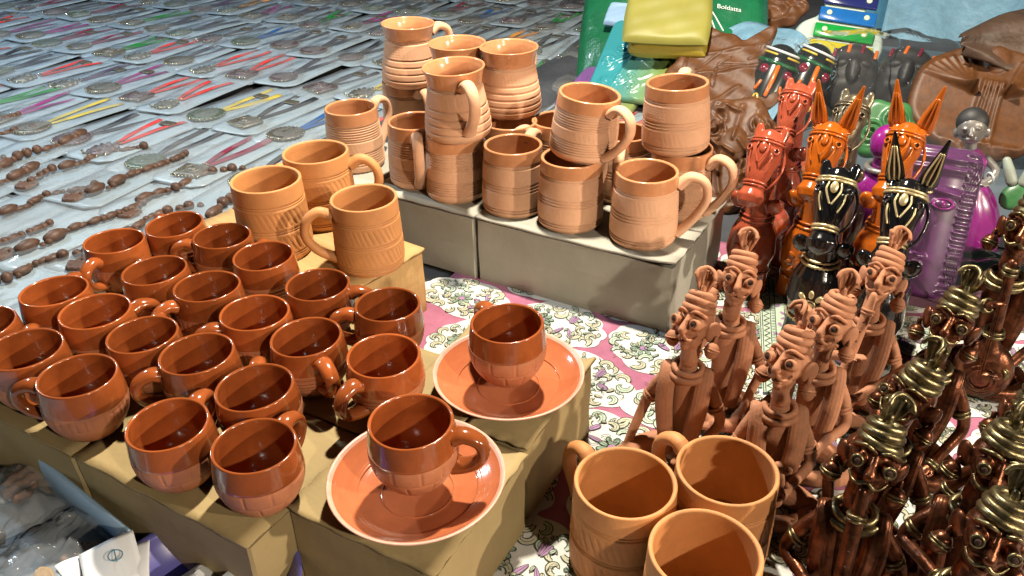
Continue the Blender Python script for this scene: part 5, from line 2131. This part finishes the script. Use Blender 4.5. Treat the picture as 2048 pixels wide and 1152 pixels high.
dark_mask('blackish mask with red dashes in clear wrap, left of the two above the orange ears', (0.6472, 1.5091, 0.0700), lean(42, -20), 31)
dark_mask('blackish mask with red dashes in clear wrap, right of the two, under the blue sheet', (0.7373, 1.4873, 0.0700), lean(42, -22, -8), 32)

# toy xylophone


def xyR(th):
    # lower bulb with a neck rising from it
    r = .088
    d = math.atan2(math.sin(th - PI / 2), math.cos(th - PI / 2))
    r += .105 * math.exp(-(d / .36) ** 4) - .012 * math.exp(-((abs(d) - .75) / .3) ** 2)
    return r


x_t = thing('toy_xylophone', 'white toy xylophone with navy, blue, green and yellow bars at the top edge', 'xylophone', (0.6731, 1.6692, 0.0900), lean(48, -16, -6))
mb = MB()
plaque(mb, xyR, lambda x, y: 0, .014, 120, 16, .05)
part('board', mb, 'xylo_board', x_t)
for k, (y, w, m_) in enumerate([(-.018, .122, 'bar_yellow'), (.019, .116, 'bar_green'), (.056, .110, 'bar_blue'), (.093, .104, 'bar_navy'), (.130, .098, 'bar_navy'), (.165, .092, 'bar_navy')]):
    mb = MB()
    bevel_box(mb, 0, 0, 0, w, .030, .006, .0022)
    b_ = part('bar', mb, m_, x_t, loc=(.008, y, .0195), rot=(0, 0, -.02))
    for s in (-1, 1):
        mb = MB()
        ellipsoid(mb, (0, 0, 0), (.0058, .0058, .0026), nu=14, nv=8)
        part('stud', mb, 'stud', b_, loc=(s * w * .33, .002, .0035))

# blue sheet hung behind, dark cloth over it


def drape(w, h, seed, amp=.018, nx=60, ny=40):
    R = random.Random(seed)
    p = [R.uniform(0, 6) for _ in range(6)]
    mb = MB()

    def fn(u, v):
        x = (u - .5) * w
        z = amp * (math.sin(9 * u + 1.6 * v + p[0]) + .6 * math.sin(17 * u - 2.5 * v + p[1]) + .35 * math.sin(31 * u + 4 * v + p[2]) + .3 * math.sin(8 * v + p[3]))
        return (x, (v - .5) * h, z)
    sheet(mb, nx, ny, fn, thick=.0012)
    return mb


mb = drape(.46, .75, 3, .012)
thing('blue_sheet', 'light blue plastic sheet hanging in folds behind the xylophone and round plaque', 'sheet', (1.1622, 2.1344, 0.0200), lean(52, -18), me=mb.mesh('blue_sheet', ['sheet_blue']))
mb = drape(.60, .70, 8, .014)
thing('blue_sheet', 'paler blue plastic sheet at the top right corner behind the dark brown cloth', 'sheet', (1.2418, 2.0015, 0.0500), lean(50, -26), me=mb.mesh('blue_sheet', ['sheet_pale']))
mb = MB()
sheet(mb, 40, 30, lambda u, v: (-.02 + .26 * u, (v - .5) * (.03 + .17 * u ** .7), .022 * math.sin(PI * v) * (.4 + u) + .008 * math.sin(9 * v + 4 * u) + .006 * math.sin(14 * u + 3 * v)), thick=.002)
thing('leather_flap', 'dark brown pointed leather flap above the round plaque', 'cloth', (0.7653, 1.3466, 0.1750), lean(46, 6), me=mb.mesh('leather_flap', ['leather']))

# purple mask in plastic
t = thing('purple_mask', 'purple painted face mask with a ridged beard band, standing in clear plastic', 'mask', (0.5243, 0.9152, 0.0750), lean(64, -26))
mb = MB()


def pmH(x, y):
    h = .026 * max(0, 1 - (x / .062) ** 2)
    h += bump(x, y, -.010, .000, .010, .034, .018) + bump(x, y, -.030, .024, .014, .007, .008) + bump(x, y, .012, .024, .014, .007, .008)
    h += ridge(x, y, -.044, .036, -.014, .040, .004, .006) + ridge(x, y, .000, .040, .028, .036, .004, .006) + bump(x, y, -.010, -.042, .018, .006, .008) + bump(x, y, -.010, -.052, .014, .006, .008)
    h += ridge(x, y, -.05, .066, .05, .066, .004, .006) + ridge(x, y, -.05, .078, .05, .078, .004, .006)
    if x > .030:
        h += .0045 * math.sin(y * 2 * PI / .0095)
    return h


plaque(mb, rect_R(.050, .096, 7), pmH, .012, 170, 64, .1)
part('mask_face', mb, 'purple_paint', t)
for x in (-.030, .012):
    mb = MB()
    torus(mb, (x, .024, .043), .0085, .0014, sx=1.3, sy=.7, n=24, k=6)
    ellipsoid(mb, (x, .024, .043), (.0045, .0045, .0025), nu=12, nv=6)
    part('eye', mb, 'magenta_paint', t)
link('clear_wrap', pouch_mesh(51, .125, .215, .050, 'film_clear'), t)

# doll
d = thing('painted_doll', 'small clay doll in a magenta dress with a silver face, arms folded', 'doll', (*(0.6350, 0.9938, 0.0000)[:2], 0.0), (0, -.20, -.5))
mb = MB()
lathe(mb, spline_prof([(.0005, 0), (.036, 0), (.040, .004), (.039, .03), (.033, .060), (.022, .086), (.0165, .098), (.019, .112), (.0205, .122), (.012, .133), (.008, .138), (.0005, .139)], 50), 40, lambda th, i, r, z: r * .035 * np.sin(9 * th) * (z < .08))
part('dress', mb, 'magenta_paint', d)
mb = MB()
tube(mb, [(0, 0, .132), (0, 0, .150)], .007, 12)
ellipsoid(mb, (0, -.001, .166), (.0175, .0165, .0205), nu=24, nv=16)
tube(mb, [(0, -.0165, .171), (0, -.0205, .163)], [.0015, .0032], 9)
for s in (-1, 1):
    ellipsoid(mb, (s * .0070, -.0150, .1705), (.0042, .0026, .0022), nu=12, nv=8)
    ellipsoid(mb, (s * .0180, .000, .160), (.004, .004, .007), nu=10, nv=8)
    tube(mb, smooth_path([(s * .0185, 0, .124), (s * .030, -.006, .108), (s * .018, -.022, .098), (s * -.006, -.026, .099)], 14), .0052, 10)
    hand(mb, (s * -.004, -.0265, .0990), (-s, -.1, 0), s, .0045)
tube(mb, [(-.005, -.0165, .1565), (.005, -.0165, .1565)], .0016, 8)
link('doll_body', remeshed(mb, .0011, ['silver_paint'], 'doll_body', 3), d)
mb = MB()
ellipsoid(mb, (0, .004, .173), (.0195, .0180, .0195), nu=24, nv=14)
part('hair', mb, 'charcoal', d)
mb = MB()
for s in (-1, 1):
    torus(mb, (s * .024, -.016, .1035), .0062, .0016, rot=(0, PI / 2, s * .7), n=18, k=6)
part('bangle', mb, 'white_lacquer', d)

# hand-shaped ornament
t = thing('hand_ornament', 'pale hand-shaped ornament with a green palm at the right edge beside the doll', 'ornament', (0.6773, 0.9854, 0.0750), lean(60, -30, -40))
mb = MB()
ellipsoid(mb, (0, 0, 0), (.017, .022, .007), nu=20, nv=12)
part('palm', mb, 'green_relief', t)
for k, (a, L) in enumerate([(-.55, .036), (-.2, .044), (.12, .046), (.45, .040), (1.15, .030)]):
    mb = MB()
    p0 = Vector((-.020 * math.sin(a), .018 * math.cos(a), .002))
    dr = Vector((-math.sin(a), math.cos(a), .1))
    tube(mb, [p0, p0 + dr * L * .5, p0 + dr * L], [.0075, .0070, .0052], 12)
    part('finger', mb, 'grey_green', t)

# green curled relief and purple bust parts between the horses
mb = MB()
plaque(mb, lambda th: .046 + .004 * math.cos(6 * th), lambda x, y: max(swirl(x, y, .012, .012, .024, .012), swirl(x, y, -.018, -.010, .022, .010), swirl(x, y, .016, -.022, .018, .010)), .016, 90, 36, .25)
thing('green_relief', 'green curled clay relief showing between the two eared orange horses', 'ornament', (0.5680, 1.1676, 0.1000), lean(55, -28), me=mb.mesh('green_relief', ['green_relief']))
t = thing('purple_bust', 'purple painted bust with a silver collar, half hidden behind the black horses', 'ornament', (*(0.5167, 1.0455, 0.0600)[:2], 0), (0, 0, -.5))
mb = MB()
ellipsoid(mb, (0, 0, .050), (.034, .028, .045), nu=26, nv=16)
tube(mb, [(0, 0, .085), (0, 0, .115)], .013, 14)
ellipsoid(mb, (0, 0, .130), (.022, .021, .026), nu=22, nv=14)
part('bust_body', mb, 'magenta_paint', t)
mb = MB()
torus(mb, (0, 0, .094), .0190, .0045, n=36, k=8)
part('collar', mb, 'silver_paint', t)


# dark plastic and cloth on the ground behind the bronze figurines
def crumpled_sheet(name, label, cat, c, rz, w, l, amp, m_, seed):
    R = random.Random(seed)
    p = [R.uniform(0, 6) for _ in range(8)]
    mb = MB()

    def fn(u, v):
        e = min(1, 5 * u, 5 * (1 - u), 5 * v, 5 * (1 - v))
        z = .002 + amp * e * (1.1 + math.sin(7 * u + 5 * v + p[0]) * .5 + .4 * abs(math.sin(11 * v - 6 * u + p[1])) + .3 * abs(math.sin(19 * u + 8 * v + p[2])) - .3)
        return ((u - .5) * w + .01 * math.sin(6 * v + p[3]), (v - .5) * l + .01 * math.sin(5 * u + p[4]), z)
    sheet(mb, 50, 40, fn)
    return thing(name, label, cat, c, (0, 0, rz), me=mb.mesh(name, [m_]))


crumpled_sheet('black_plastic', 'crumpled black plastic lying between the purple mask and the bronze figurines', 'sheet', (0.6016, 0.9143, 0.0000), -.5, .26, .13, .012, 'black_lacquer', 3)
crumpled_sheet('plum_cloth', 'dull plum cloth lying beside the black plastic at the right edge', 'cloth', (0.6021, 0.8828, 0.0000), -.45, .40, .20, .004, 'plum_cloth', 6)
crumpled_sheet('grey_sheet', 'grey blue sheet spread under the plaques, owls and horses', 'sheet', (.72, 1.52, -.002), -.45, 1.5, 1.0, .005, 'sheet_under', 8)
crumpled_sheet('dark_sheet', 'dark rumpled cloth between the packets and the coloured tiles', 'cloth', (.20, 1.95, -.003), -.5, .22, 1.3, .010, 'ground', 9)
